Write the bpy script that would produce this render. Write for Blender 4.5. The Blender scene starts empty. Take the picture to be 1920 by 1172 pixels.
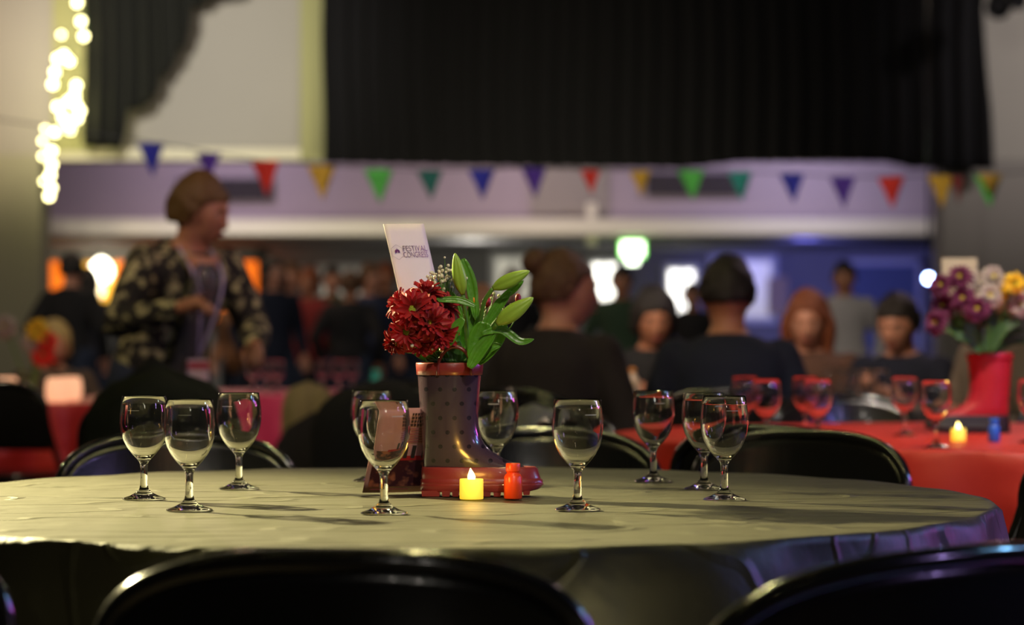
import bpy, bmesh, math, random
from mathutils import Vector, Matrix, Euler, noise
random.seed(7)
PI = math.pi
S = bpy.context.scene
COL = S.collection
F = 85.0 / 36.0 * 1920.0           # focal length in pixels
CAMZ, HY = 0.95, 657.0             # camera height, row of the horizon
def P(x, y, Y):                    # a place in the room, from a bearing and a distance
    return Vector(((x - 960) / F * Y, Y, CAMZ + (HY - y) / F * Y))
def R(a): return math.radians(a)
def c8(r, g, b):
    f = lambda v: (v / 255 / 12.92) if v / 255 <= .04045 else ((v / 255 + .055) / 1.055) ** 2.4
    return (f(r), f(g), f(b), 1)

# ------------------------------------------------------------ camera, world, lights, exposure
cd = bpy.data.cameras.new('camera'); cam = bpy.data.objects.new('camera', cd); COL.objects.link(cam)
cam.location = (0, 0, CAMZ); cam.rotation_euler = (R(90), 0, 0)
cd.lens = 85; cd.sensor_width = 36; cd.shift_y = (HY - 586) / 1920
cd.clip_end = 200; cd.clip_start = .05
cd.dof.use_dof = True; cd.dof.focus_distance = 3.36; cd.dof.aperture_fstop = 3.7; cd.dof.aperture_blades = 9
S.camera = cam
w = bpy.data.worlds.new('world'); S.world = w; w.use_nodes = True
w.node_tree.nodes['Background'].inputs[0].default_value = (.8, .75, .9, 1)
w.node_tree.nodes['Background'].inputs[1].default_value = .01
S.view_settings.view_transform = 'Standard'; S.view_settings.look = 'None'
S.view_settings.exposure = 0; S.view_settings.gamma = 1; S.view_settings.use_curve_mapping = False
S.cycles.use_denoising = True; S.cycles.sample_clamp_indirect = 6; S.cycles.caustics_reflective = False
S.cycles.max_bounces = 14; S.cycles.transmission_bounces = 14; S.cycles.transparent_max_bounces = 12
S.cycles.blur_glossy = .5

def light(kind, loc, target, col, power, size=.1, angle=40, blend=.6):
    d = bpy.data.lights.new('lamp', kind); o = bpy.data.objects.new('lamp', d); COL.objects.link(o)
    o.location = loc; d.color = col; d.energy = power
    if kind == 'SPOT': d.spot_size = R(angle); d.spot_blend = blend; d.shadow_soft_size = size
    elif kind == 'POINT': d.shadow_soft_size = size
    else: d.shape = 'DISK'; d.size = size
    if target is not None:
        o.rotation_euler = (Vector(target) - Vector(loc)).to_track_quat('-Z', 'Y').to_euler()
    return o
# warm stage lamp high on the left; the lamps after it are added
key = light('SPOT', (-2.75, 5.35, 2.3), (-.8, 3.35, .74), (1, .87, .43), 4500, .05, 40, 1)
key.data.cycles.is_caustics_light = True
light('SPOT', (.7, .4, 3.0), (-.12, 3.5, .97), (1, .86, .72), 230, .07, 15, 1)  # front fill added for the card and flowers
light('AREA', (1.1, -3.6, 2.3), (0, 3.5, .8), (1, .92, .8), 9, .22)  # this and the next: added behind the camera for white glints in glasses
light('AREA', (.35, -4.2, 2.9), (0, 3.5, .8), (1, .92, .8), 7, .2)
light('SPOT', (-2.4, 4.4, 4.0), (.3, 7.6, 1.15), (1, .74, .5), 150, .08, 24, .9)  # warm spot added to lift the bun woman and the man in navy
# coloured party lamps on the right
def ledbar(loc, target, col, power, wd_=.07, ht_=.5):
    o = light('AREA', loc, target, col, power, .1); o.data.shape = 'RECTANGLE'; o.data.size = wd_; o.data.size_y = ht_; return o
ledbar((2.5, 3.3, 1.75), (0, 3.5, .8), (.25, .6, 1), 9, .07, .22)
ledbar((2.6, 3.9, 1.45), (0, 3.5, .8), (.30, .22, 1), 12, .09, .34)
ledbar((2.9, 4.7, 1.25), (0, 3.5, .8), (1, .12, .80), 5, .08, .16)
ledbar((2.6, 2.3, 1.5), (.6, 3.1, .6), (.55, .38, 1), 4, .08, .3)
light('SPOT', (1.9, 2.2, 1.9), (.62, 3.0, .55), (.62, .45, 1), 7, .04, 24, .9)
# red table and the people round it, plus added left table and bunting spots
light('SPOT', (1.2, 3.4, 4.4), (1.6, 6.1, .8), (1, .84, .72), 820, .05, 40, .9)
light('SPOT', (-3.8, 6.6, 4.2), (-2.2, 10.1, .6), (1, .75, .6), 130, .08, 30, .9)  # added spot that brightens the dim cloth on the left table
light('SPOT', (3.4, 11.5, 3.9), (1.1, 8.6, .9), (1, .72, .78), 120, .08, 60, .9)
light('SPOT', (-.4, 6.7, 3.1), (1.0, 9.7, 1.0), (1, .74, .56), 330, .08, 50, .9)
light('SPOT', (-4.2, 5.5, 4.4), (-1.25, 8.4, 1.1), (1, .78, .48), 260, .10, 30, .9)
light('SPOT', (.8, 6.6, 3.2), (-1.1, 8.6, 1.2), (1, .5, .75), 60, .08, 30, .9)
light('SPOT', (0, 7.2, 5.4), (0, 14, 2.1), (1, .90, .78), 900, .12, 84, .9)  # added spot that brightens the bunting from in front
# hall lamps far off: lilac wash on the bulkhead, warm on the upper wall, blue on the far right; an added beam spot
light('AREA', (-3.4, 27.2, 3.7), (-3.4, 29, 2.7), (.88, .72, 1), 20, .4)
light('AREA', (.2, 27.2, 3.7), (.2, 29, 2.7), (1, .80, .92), 16, .4)
light('AREA', (3.4, 27.2, 3.7), (3.4, 29, 2.7), (.68, .62, 1), 27, .4)
light('SPOT', (0, 21, 1.2), (0, 29, 2.35), (1, .9, .62), 420, .2, 90, 1)  # added low spot that warms and lifts the cream beam
light('SPOT', (-4.2, 18.5, 4.6), (-3.4, 26, 4.3), (1, .93, .80), 1700, .3, 40, 1)
light('SPOT', (-6.0, 21, 4.0), (-5.9, 26, 4.1), (1, .78, .55), 760, .3, 44, 1)
light('SPOT', (8.0, 20, 6.0), (5.9, 26, 4.0), (1, .88, .84), 900, .3, 40, 1)
light('SPOT', (3.6, 30.2, 2.25), (5.0, 34, 1.5), (.2, .2, 1), 300, .15, 110, .9)
light('POINT', (-.5, 31.0, 2.1), None, (1, .93, .8), 30, .12)
light('POINT', (-2.6, 19.0, 3.8), None, (1, .72, .5), 90, .2)
light('POINT', (-5.2, 15.0, 3.4), None, (1, .8, .55), 70, .2)

# ------------------------------------------------------------ materials
MATS = {}
def mat(name, col, rough=.5, metal=0, bump=0, bscale=60, var=0, vscale=8, spec=.5, coat=0, emis=None, estr=0, trans=0, ior=1.5, sheen=0, sss=0, stretch=None):
    if name in MATS: return MATS[name]
    m = bpy.data.materials.new(name); m.use_nodes = True; MATS[name] = m
    nt = m.node_tree; b = nt.nodes['Principled BSDF']; L = nt.links.new
    b.inputs['Base Color'].default_value = col; b.inputs['Roughness'].default_value = rough
    b.inputs['Metallic'].default_value = metal; b.inputs['IOR'].default_value = ior
    b.inputs['Specular IOR Level'].default_value = spec; b.inputs['Coat Weight'].default_value = coat
    b.inputs['Coat Roughness'].default_value = .06
    b.inputs['Transmission Weight'].default_value = trans; b.inputs['Sheen Weight'].default_value = sheen
    if sss: b.inputs['Subsurface Weight'].default_value = sss; b.inputs['Subsurface Radius'].default_value = (.01, .004, .002)
    if emis: b.inputs['Emission Color'].default_value = emis; b.inputs['Emission Strength'].default_value = estr
    if bump or var:
        tc = nt.nodes.new('ShaderNodeTexCoord'); mp = nt.nodes.new('ShaderNodeMapping'); L(tc.outputs['Object'], mp.inputs[0])
        if stretch: mp.inputs['Scale'].default_value = stretch
    if var:
        n = nt.nodes.new('ShaderNodeTexNoise'); n.inputs['Scale'].default_value = vscale; n.inputs['Detail'].default_value = 4
        L(mp.outputs[0], n.inputs['Vector'])
        mx = nt.nodes.new('ShaderNodeMix'); mx.data_type = 'RGBA'
        mx.inputs['A'].default_value = tuple(c * (1 - var) for c in col[:3]) + (1,)
        mx.inputs['B'].default_value = tuple(min(1, c * (1 + var)) for c in col[:3]) + (1,)
        L(n.outputs['Fac'], mx.inputs['Factor']); L(mx.outputs['Result'], b.inputs['Base Color'])
    if bump:
        n = nt.nodes.new('ShaderNodeTexNoise'); n.inputs['Scale'].default_value = bscale; n.inputs['Detail'].default_value = 3
        L(mp.outputs[0], n.inputs['Vector'])
        bm_ = nt.nodes.new('ShaderNodeBump'); bm_.inputs['Strength'].default_value = bump; bm_.inputs['Distance'].default_value = .01
        L(n.outputs['Fac'], bm_.inputs['Height']); L(bm_.outputs[0], b.inputs['Normal'])
    return m
def two_tone(name, ca, cb, scale, rough=.7, lo=.45, hi=.55, bump=0):
    m = mat(name, ca, rough); nt = m.node_tree; b = nt.nodes['Principled BSDF']; L = nt.links.new
    tc = nt.nodes.new('ShaderNodeTexCoord'); n = nt.nodes.new('ShaderNodeTexNoise'); n.inputs['Scale'].default_value = scale
    n.inputs['Detail'].default_value = 2
    L(tc.outputs['Object'], n.inputs['Vector']); r = nt.nodes.new('ShaderNodeValToRGB')
    r.color_ramp.elements[0].position = lo; r.color_ramp.elements[1].position = hi
    r.color_ramp.elements[0].color = ca; r.color_ramp.elements[1].color = cb
    L(n.outputs['Fac'], r.inputs[0]); L(r.outputs[0], b.inputs['Base Color']); return m
M_GLASS = mat('clear_glass', (1, 1, 1, 1), 0, trans=1, ior=1.48)
M_BLK = mat('gloss_black', (.012, .012, .012, 1), .22, coat=.3, bump=.05, bscale=200)
M_TUBE = mat('black_tube', (.015, .015, .014, 1), .16, coat=.6, bump=.04, bscale=300)
M_CLOTH = mat('charcoal_plastic', (.049, .045, .022, 1), .54, spec=.5, bump=.35, bscale=14, stretch=(1, 2.2, 1), var=.15)
def creased(m, dist=.004, sc=2.6):          # fold lines pressed into thin plastic sheeting
    nt = m.node_tree; L = nt.links.new; b = nt.nodes['Principled BSDF']; old = b.inputs['Normal'].links[0].from_socket
    tc = nt.nodes.new('ShaderNodeTexCoord'); prev = old
    for k, (rot, st_) in enumerate(((.05, (.45, 1.5, 1)), (-.35, (.5, 1.3, 1)))):
        mp = nt.nodes.new('ShaderNodeMapping'); mp.inputs['Rotation'].default_value = (0, 0, rot); mp.inputs['Scale'].default_value = st_; mp.inputs['Location'].default_value = (k * 3.1, k, 0)
        n = nt.nodes.new('ShaderNodeTexNoise'); n.inputs['Scale'].default_value = sc + k; n.inputs['Detail'].default_value = 2; L(tc.outputs['Object'], mp.inputs[0]); L(mp.outputs[0], n.inputs['Vector'])
        a = nt.nodes.new('ShaderNodeMath'); a.operation = 'SUBTRACT'; L(n.outputs['Fac'], a.inputs[0]); a.inputs[1].default_value = .5
        c = nt.nodes.new('ShaderNodeMath'); c.operation = 'ABSOLUTE'; L(a.outputs[0], c.inputs[0])
        d = nt.nodes.new('ShaderNodeMapRange'); d.inputs['From Min'].default_value = 0; d.inputs['From Max'].default_value = .018; d.inputs['To Min'].default_value = 1; d.inputs['To Max'].default_value = 0
        L(c.outputs[0], d.inputs['Value']); bu = nt.nodes.new('ShaderNodeBump'); bu.inputs['Distance'].default_value = dist; bu.inputs['Strength'].default_value = .8
        L(d.outputs[0], bu.inputs['Height']); L(prev, bu.inputs['Normal']); prev = bu.outputs[0]
    L(prev, b.inputs['Normal'])
creased(M_CLOTH)
M_RED = mat('red_plastic_cloth', (.62, .035, .02, 1), .42, bump=.3, bscale=12, var=.1)

# ------------------------------------------------------------ object helpers
def link(name, me, m=None, parent=None):
    o = bpy.data.objects.new(name, me); COL.objects.link(o)
    if m is not None and me is not None and len(me.materials) == 0:
        for q in (m if isinstance(m, (list, tuple)) else [m]): me.materials.append(q)
    if parent is not None: o.parent = parent
    return o
def tag(o, label=None, cat=None, group=None, kind=None):
    if label: o['label'] = label
    if cat: o['category'] = cat
    if group: o['group'] = group
    if kind: o['kind'] = kind
    return o
def thing(name, label, cat, loc=(0, 0, 0), rz=0, group=None):
    o = bpy.data.objects.new(name, None); COL.objects.link(o); o.location = loc; o.rotation_euler = (0, 0, rz)
    return tag(o, label, cat, group)
def fin(bm, smooth=True, doubles=False):
    if doubles: bmesh.ops.remove_doubles(bm, verts=bm.verts, dist=1e-5)
    bmesh.ops.recalc_face_normals(bm, faces=bm.faces)
    me = bpy.data.meshes.new('m'); bm.to_mesh(me); bm.free()
    if smooth: me.polygons.foreach_set('use_smooth', [True] * len(me.polygons))
    return me
def copy_tree(o, parent=None):
    c = o.copy(); COL.objects.link(c)
    if parent is not None: c.parent = parent
    for ch in list(o.children): copy_tree(ch, c)
    return c
def ring_mesh(bm, rings, closed_ring=True, cap0=True, cap1=True):
    vs = [[bm.verts.new(p) for p in r] for r in rings]
    n = len(vs[0])
    for a, b in zip(vs[:-1], vs[1:]):
        for i in range(n if closed_ring else n - 1):
            j = (i + 1) % n
            bm.faces.new((a[i], a[j], b[j], b[i]))
    if cap0: bm.faces.new(vs[0][::-1])
    if cap1: bm.faces.new(vs[-1])
    return vs
def tube(bm, pts, rad, n=10, flat=1.0, closed=False):
    pts = [Vector(p) for p in pts]
    if not isinstance(rad, (list, tuple)): rad = [rad] * len(pts)
    rings = []; up = None
    for i, p in enumerate(pts):
        a = pts[max(0, i - 1)]; b = pts[min(len(pts) - 1, i + 1)]
        if closed: a = pts[(i - 1) % len(pts)]; b = pts[(i + 1) % len(pts)]
        t = (b - a).normalized()
        if up is None:
            up = Vector((0, 0, 1)) if abs(t.z) < .9 else Vector((0, 1, 0))
        u = (up - t * up.dot(t)).normalized(); v = t.cross(u); up = u
        rings.append([p + (u * math.cos(k / n * 2 * PI) * flat + v * math.sin(k / n * 2 * PI)) * rad[i] for k in range(n)])
    if closed: rings.append([Vector(q) for q in rings[0]])
    ring_mesh(bm, rings, cap0=not closed, cap1=not closed)
def limb(bm, pts, rad, n=12):     # a tube with rounded ends
    pts = [Vector(p) for p in pts]; P0, P1 = pts[0], pts[-1]
    d0 = (pts[1] - P0).normalized(); d1 = (P1 - pts[-2]).normalized(); r0, r1 = rad[0], rad[-1]
    pre = [(P0 - d0 * r0 * c, r0 * s) for c, s in ((.98, .2), (.8, .6), (.45, .89))]
    post = [(P1 + d1 * r1 * c, r1 * s) for c, s in ((.45, .89), (.8, .6), (.98, .2))]
    tube(bm, [a for a, _ in pre] + pts + [a for a, _ in post], [b for _, b in pre] + list(rad) + [b for _, b in post], n)
def lathe(bm, prof, n=32, c=(0, 0, 0), closed=False):
    c = Vector(c); rings = []
    for r, z in prof:
        r = max(r, 1e-5)
        rings.append([c + Vector((r * math.cos(k / n * 2 * PI), r * math.sin(k / n * 2 * PI), z)) for k in range(n)])
    if closed: rings.append([Vector(q) for q in rings[0]])
    ring_mesh(bm, rings, cap0=not closed, cap1=not closed)
def box(bm, lo, hi, bev=0):
    ret = bmesh.ops.create_cube(bm, size=1)
    lo = Vector(lo); hi = Vector(hi)
    for v in ret['verts']:
        v.co = Vector([(lo[i] + hi[i]) / 2 + v.co[i] * (hi[i] - lo[i]) for i in range(3)])
    if bev:
        es = list({e for v in ret['verts'] for e in v.link_edges})
        bmesh.ops.bevel(bm, geom=es, offset=bev, segments=2, affect='EDGES', profile=.5)
def boxo(name, lo, hi, m, parent=None, bev=0, kind=None):
    bm = bmesh.new(); box(bm, lo, hi, bev); o = link(name, fin(bm, False), m, parent)
    if kind: o['kind'] = kind
    return o
def smoothpath(pts, k=6):
    pts = [Vector(p) for p in pts]; out = []
    for i in range(len(pts) - 1):
        p0 = pts[max(0, i - 1)]; p1 = pts[i]; p2 = pts[i + 1]; p3 = pts[min(len(pts) - 1, i + 2)]
        for j in range(k):
            t = j / k
            out.append(.5 * ((2 * p1) + (p2 - p0) * t + (2 * p0 - 5 * p1 + 4 * p2 - p3) * t * t + (3 * p1 - p0 - 3 * p2 + p3) * t ** 3))
    out.append(pts[-1]); return out
def remesh(me, vox, smooth=3):
    o = bpy.data.objects.new('tmp', me); COL.objects.link(o)
    r = o.modifiers.new('r', 'REMESH'); r.mode = 'VOXEL'; r.voxel_size = vox
    s = o.modifiers.new('s', 'SMOOTH'); s.iterations = smooth; s.factor = .5
    dg = bpy.context.evaluated_depsgraph_get(); dg.update()
    out = bpy.data.meshes.new_from_object(o.evaluated_get(dg))
    bpy.data.objects.remove(o); out.polygons.foreach_set('use_smooth', [True] * len(out.polygons))
    return out

# ------------------------------------------------------------ the hall
M_FLOOR = mat('dark_hall_floor', (.035, .028, .022, 1), .35, var=.3, vscale=3, bump=.05)
M_WALL = mat('painted_wall', (.42, .40, .36, 1), .85, bump=.1, bscale=30, var=.05, vscale=1)
M_WALLG = mat('grey_wall', (.20, .20, .21, 1), .85, bump=.1, bscale=30, var=.06, vscale=1)
M_WALLW = mat('bulkhead_lilac_cast', (.46, .38, .42, 1), .8, bump=.05, var=.05, vscale=.8)  # base colour carries part of the purple light falling on the bulkhead
M_CREAM = mat('cream_beam', (.88, .84, .64, 1), .7, bump=.05)
M_OLIVE = mat('olive_pilaster', (.42, .42, .19, 1), .8, bump=.05)
M_DARKC = mat('dark_ceiling', (.05, .05, .055, 1), .9, bump=.1)
X0, X1, Y0, Y1 = -9, 10, -6, 34
def st(name, lo, hi, m, parent=None, bev=0): return boxo(name, lo, hi, m, parent, bev, None if parent else 'structure')
st('floor', (X0, Y0, -.1), (X1, Y1, 0), M_FLOOR)
st('ceiling', (X0, Y0, 6.5), (X1, Y1, 6.6), M_DARKC)
st('wall_left', (X0 - .2, Y0, 0), (X0, Y1, 6.5), M_WALLG)
st('wall_right', (X1, Y0, 0), (X1 + .2, Y1, 6.5), M_WALLG)
st('wall_rear', (X0, Y0 - .2, 0), (X1, Y0, 6.5), M_WALLG)
st('wall_far', (X0, Y1, 0), (X1, Y1 + .2, 6.5), M_WALLG)
zu = P(0, 300, 26).z
st('wall_upper', (X0, 26, zu), (X1, 26.35, 6.5), M_WALL)
xl, xr = P(78, 0, 26).x, P(1765, 0, 26).x
st('pillar', (X0, 25.95, 0), (xl, 26.5, P(0, 290, 26).z), mat('taupe_pillar', (.42, .41, .30, 1), .85, bump=.05))
st('pillar', (xr, 25.95, 0), (X1, 26.5, zu - .01), mat('grey_pillar', (.32, .30, .28, 1), .85, bump=.05))
st('trim_1', (P(563, 0, 25.9).x, 25.88, zu - .02), (P(612, 0, 25.9).x, 26, 6.5), M_OLIVE)          # pilaster
st('trim_2', (P(100, 0, 25.9).x, 25.86, P(0, 285, 25.9).z), (P(178, 0, 25.9).x, 26, 6.5), M_OLIVE)
st('trim_3', (P(78, 0, 25.9).x, 25.9, P(0, 300, 25.9).z), (P(612, 0, 25.9).x, 26, P(0, 278, 25.9).z), M_CREAM, bev=.01)
zb = P(0, 440, 29).z
st('wall_bulkhead', (xl - 1.2, 29, zb), (xr + 1.5, 29.3, 4.2), M_WALLW)
st('trim_4', (xl - 1.2, 28.45, P(0, 441, 28.5).z), (xr + 1.5, 29, P(0, 410, 28.5).z), M_CREAM, bev=.015)
st('trim_5', (P(1100, 0, 28.8).x, 28.74, P(0, 459, 28.7).z), (P(1118, 0, 28.8).x, 28.83, P(0, 380, 28.7).z), M_CREAM, bev=.01)
st('ceiling_soffit', (xl - 1.2, 29.3, zb + .02), (xr + 1.5, 34, zb + .12), M_WALLG)
boxo('wall_shade_patch', (P(995, 0, 28.95).x, 28.95, P(0, 402, 28.95).z), (P(1143, 0, 28.95).x, 29, P(0, 300, 28.95).z), mat('taupe_shade', (.36, .32, .28, 1), .8, bump=.05), None, .005, 'structure')  # brownish shaded patch of the bulkhead, put in as a thin slab
def vent(x0, x1, y0, y1, label):
    t = thing('wall_vent', label, 'vent', P((x0 + x1) / 2, y1, 28.93))
    wv = (x1 - x0) / F * 28.9 / 2; h = (y1 - y0) / F * 28.9; mv = mat('vent_dark', (.06, .05, .06, 1), .6); ms = mat('vent_slat', (.085, .07, .08, 1), .5)
    boxo('backing', (-wv, .0, 0), (wv, .05, h), mv, t)
    for a, b in (((-wv, -.03, 0), (wv, 0, .018)), ((-wv, -.03, h - .018), (wv, 0, h)), ((-wv, -.03, 0), (-wv + .02, 0, h)), ((wv - .02, -.03, 0), (wv, 0, h))):
        boxo('frame', a, b, mv, t)
    bm = bmesh.new(); box(bm, (-wv + .03, -.025, -.004), (wv - .03, 0, .008)); me = fin(bm, False); me.materials.append(ms)
    for k in range(6):
        o = link('slat', me, None, t); o.location = (0, 0, .035 + k * (h - .06) / 5.5); o.rotation_euler = (R(25), 0, 0)
vent(333, 512, 335, 375, 'dark vent in the bulkhead above the standing woman')
vent(1213, 1392, 325, 366, 'dark vent in the bulkhead under the light green pennant on the right')

# black stage curtain
def curtain(name, label, x0, x1, hem, Y, ztop, mtl, amp=.06, per=.22, left=None, right=None, nx=420, nz=26):
    bm = bmesh.new(); rows = []
    for j in range(nz + 1):
        v = j / nz; row = []
        for i in range(nx + 1):
            u = i / nx; px = x0 + (x1 - x0) * u
            zb_ = P(0, hem(px), Y).z; z = ztop + (zb_ - ztop) * v
            X = P(px, 0, Y).x
            if right and u > .93: X += right * (1 - v) * (u - .93) / .07
            ph = X / per * 2 * PI + 1.3 * noise.noise(Vector((X * 1.3, 3, z * .15)))
            d = amp * (math.sin(ph) + .35 * math.sin(2.3 * ph + 1)) * (.6 + .4 * v)
            row.append(Vector((X + .012 * math.sin(z * 3 + X), Y + d, z)))
        rows.append(row)
    ring_mesh(bm, rows, closed_ring=False, cap0=False, cap1=False)
    o = link(name, fin(bm), mtl); md = o.modifiers.new('s', 'SOLIDIFY'); md.thickness = .01
    tag(o, label, 'curtain'); return o
M_CURT = mat('black_velvet', (.004, .004, .006, 1), .95, bump=.1, bscale=80)
def hem1(px):
    pts = [(600, 306), (900, 312), (1290, 316), (1400, 303), (1560, 300), (1665, 304), (1700, 315), (1865, 318)]
    for (a, ya), (b, yb) in zip(pts[:-1], pts[1:]):
        if px <= b: return ya + (yb - ya) * max(0, px - a) / (b - a)
    return 318
curtain('stage_curtain', 'long black pleated curtain hanging from the ceiling over the bulkhead', 606, 1862, hem1, 25.6, 6.5, M_CURT, right=-.22)
def hem2(px):
    st_ = [(155, 276), (215, 279), (232, 262), (240, 205), (268, 196), (282, 178), (300, 140), (318, 118), (333, 90), (352, 60), (360, 14), (392, -4), (470, -60), (560, -130)]
    y = -150
    for i in range(len(st_) - 1):
        if st_[i][0] <= px <= st_[i + 1][0]:
            t = (px - st_[i][0]) / (st_[i + 1][0] - st_[i][0])
            return st_[i][1] + (st_[i + 1][1] - st_[i][1]) * (t ** 5)
    return y
curtain('side_drape', 'black gathered drape with a stepped edge beside the fairy lights', 158, 555, hem2, 25.55, 6.5,
        mat('black_drape', (.008, .009, .006, 1), .85, bump=.1), amp=.045, per=.16, nx=420)

# windows, hatch and doors at the far end
M_WIN = mat('lit_pane', (1, 1, 1, 1), .3, emis=(1, .97, .85, 1), estr=3.2)
M_WINF = mat('window_frame_paint', (.55, .56, .58, 1), .5, bump=.05)
def window(n, x0, x1, y0, y1, m=M_WIN, Y=33.9):
    a = P(x0, y1, Y); b = P(x1, y0, Y)
    t = boxo('window_%d' % n, (a.x, Y, a.z), (b.x, Y + .08, b.z), M_WINF, None, 0, 'structure')
    mid = (a.x + b.x) / 2
    for u0, u1 in ((a.x + .04, mid - .02), (mid + .02, b.x - .04)):
        boxo('pane', (u0, Y - .02, a.z + .04), (u1, Y, b.z - .04), m, t)
    for q, r_ in (((a.x - .05, Y - .05, a.z - .05), (b.x + .05, Y, a.z)), ((a.x - .05, Y - .05, b.z), (b.x + .05, Y, b.z + .05)),
                  ((a.x - .05, Y - .05, a.z), (a.x, Y, b.z)), ((b.x, Y - .05, a.z), (b.x + .05, Y, b.z))):
        boxo('window_frame', q, r_, M_WINF, t)
M_DIM = mat('dim_pane', (.5, .5, .45, 1), .3, emis=(.9, .85, .7, 1), estr=.35)
window(1, 1106, 1160, 490, 600); window(2, 1250, 1305, 502, 600); window(3, 1335, 1450, 485, 600, M_DIM)
window(4, 925, 1000, 480, 600, M_DIM); window(5, 500, 565, 505, 600, M_DIM); window(6, 600, 680, 503, 600, M_DIM)
# door and light switch panel on the blue lit wall
M_DOOR = mat('blue_grey_door', (.09, .12, .2, 1), .5, bump=.05)
a = P(1592, 0, 33.9); b = P(1718, 0, 33.9)
d1 = boxo('door_1', (a.x, 33.86, 0), (b.x, 34, 2.15), M_DOOR, None, .01, 'structure')
boxo('door_frame', (a.x - .07, 33.84, 0), (a.x, 34, 2.22), M_WINF, d1); boxo('door_frame', (b.x, 33.84, 0), (b.x + .07, 34, 2.22), M_WINF, d1)
boxo('door_frame', (a.x - .07, 33.84, 2.15), (b.x + .07, 34, 2.22), M_WINF, d1)
bm = bmesh.new(); tube(bm, [(a.x + .1, 33.86, 1.02), (a.x + .1, 33.8, 1.02), (a.x + .22, 33.8, 1.02)], .012); link('door_handle', fin(bm), mat('steel', (.6, .6, .6, 1), .3, 1), d1)
o = boxo('notice_board', P(1440, 590, 33.8), P(1478, 520, 33.8) + Vector((0, .06, 0)), mat('cork', (.45, .33, .22, 1), .9, bump=.3, var=.2, vscale=40)); tag(o, 'tan notice board on the far wall beside the red haired woman', 'board')
o = boxo('fire_alarm', P(1488, 458, 33.85), P(1506, 444, 33.85) + Vector((0, .1, 0)), mat('alarm_red', (.6, .02, .03, 1), .4), bev=.01); tag(o, 'small red alarm box high on the blue lit far wall', 'alarm')
# serving hatch with its orange lamplight painted as glowing panels
M_OR = mat('orange_glow', (.9, .3, .02, 1), .5, emis=(1, .17, .01, 1), estr=1.15)
M_ORY = mat('amber_glow', (.9, .6, .05, 1), .5, emis=(1, .45, .04, 1), estr=1.3)
t = thing('serving_hatch', 'orange lit serving hatch behind the standing woman', 'hatch', (0, 33.2, 0))
def q3(name, x0, x1, y0, y1, Y, dpt, m, bev=0): 
    a = P(x0, y1, Y); b = P(x1, y0, Y); return boxo(name, (a.x, Y - 33.2, a.z), (b.x, Y - 33.2 + dpt, b.z), m, t, bev)
q3('hatch_glow', 60, 155, 490, 600, 33.1, .1, M_OR); q3('hatch_glow', 155, 215, 492, 600, 33.1, .1, M_ORY)
q3('hatch_glow', 215, 485, 490, 600, 33.1, .1, M_OR)
q3('fascia', 40, 490, 443, 489, 33.0, .2, mat('fascia_grey', (.27, .26, .25, 1), .6, bump=.05))
q3('frame', 40, 492, 438, 447, 32.9, .3, mat('hatch_dark', (.03, .03, .03, 1), .5)); q3('frame', 483, 500, 440, 640, 32.9, .3, MATS['hatch_dark'])
q3('counter', 40, 500, 600, 612, 32.6, .5, MATS['hatch_dark'], .01); q3('counter_front', 40, 500, 612, 800, 32.9, .2, M_WALLG)
def hanglamp(x, y, r, label, col=(1, .93, .7, 1), stren=9, Y=32.4):
    t = thing('pendant_lamp', label, 'lamp', P(x, y, Y))
    bm = bmesh.new(); lathe(bm, [(0, -.10 * r), (.06 * r, -.09 * r), (.10 * r, -.02 * r), (.09 * r, .05 * r), (.03 * r, .11 * r), (0, .12 * r)], 20)
    link('bulb', fin(bm), mat('lampglow%d' % stren, (1, 1, 1, 1), .4, emis=col, estr=stren), t)
    bm = bmesh.new(); tube(bm, [(0, 0, .11 * r), (0, 0, zb - t.location.z)], .008, 6); link('cord', fin(bm), M_BLK, t)
hanglamp(190, 508, 1.5, 'bright white pendant lamp in front of the orange hatch')
hanglamp(180, 545, 1.1, 'lower warm pendant lamp in front of the orange hatch', (1, .8, .45, 1), 5)
# exit sign
t = thing('exit_sign', 'lit green and white exit sign hanging under the cream beam', 'sign', P(1186, 470, 28.6))
bm = bmesh.new(); box(bm, (-.15, 0, -.08), (.15, .06, .12), .02); link('housing', fin(bm, False), mat('exit_green', (.1, .8, .1, 1), .4, emis=(.25, 1, .1, 1), estr=2.2), t)
boxo('face', (-.125, -.006, -.06), (.125, .0, .10), mat('exit_white', (1, 1, 1, 1), .4, emis=(.85, 1, .75, 1), estr=6), t)
boxo('downlight', (-.07, -.004, -.16), (.07, .05, -.085), MATS['exit_white'], t, .01)
bm = bmesh.new()                                   # running figure and arrow printed green
def flat(bm, pts, y=-.008):
    f = bm.faces.new([bm.verts.new((p[0], y, p[1])) for p in pts]); return f
lathe_c = [(.0 + .011 * math.cos(k * PI / 5), .075 + .011 * math.sin(k * PI / 5)) for k in range(10)]
flat(bm, lathe_c); flat(bm, [(-.012, .06), (.014, .06), (.006, .015), (-.016, .015)]); flat(bm, [(.0, .02), (.014, .012), (.03, -.02), (.02, -.024)])
flat(bm, [(-.014, .018), (.0, .014), (-.02, -.04), (-.032, -.036)]); flat(bm, [(.01, .058), (.034, .04), (.03, .034), (.008, .046)])
flat(bm, [(.06, .02), (.09, .05), (.09, .03), (.115, .03), (.115, .01), (.09, .01), (.09, -.01)])
link('pictogram', fin(bm, False), MATS['exit_green'], t)
bm = bmesh.new(); tube(bm, [(0, .03, .12), (0, .03, .2)], .01, 8); link('bracket', fin(bm), M_WINF, t)
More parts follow.
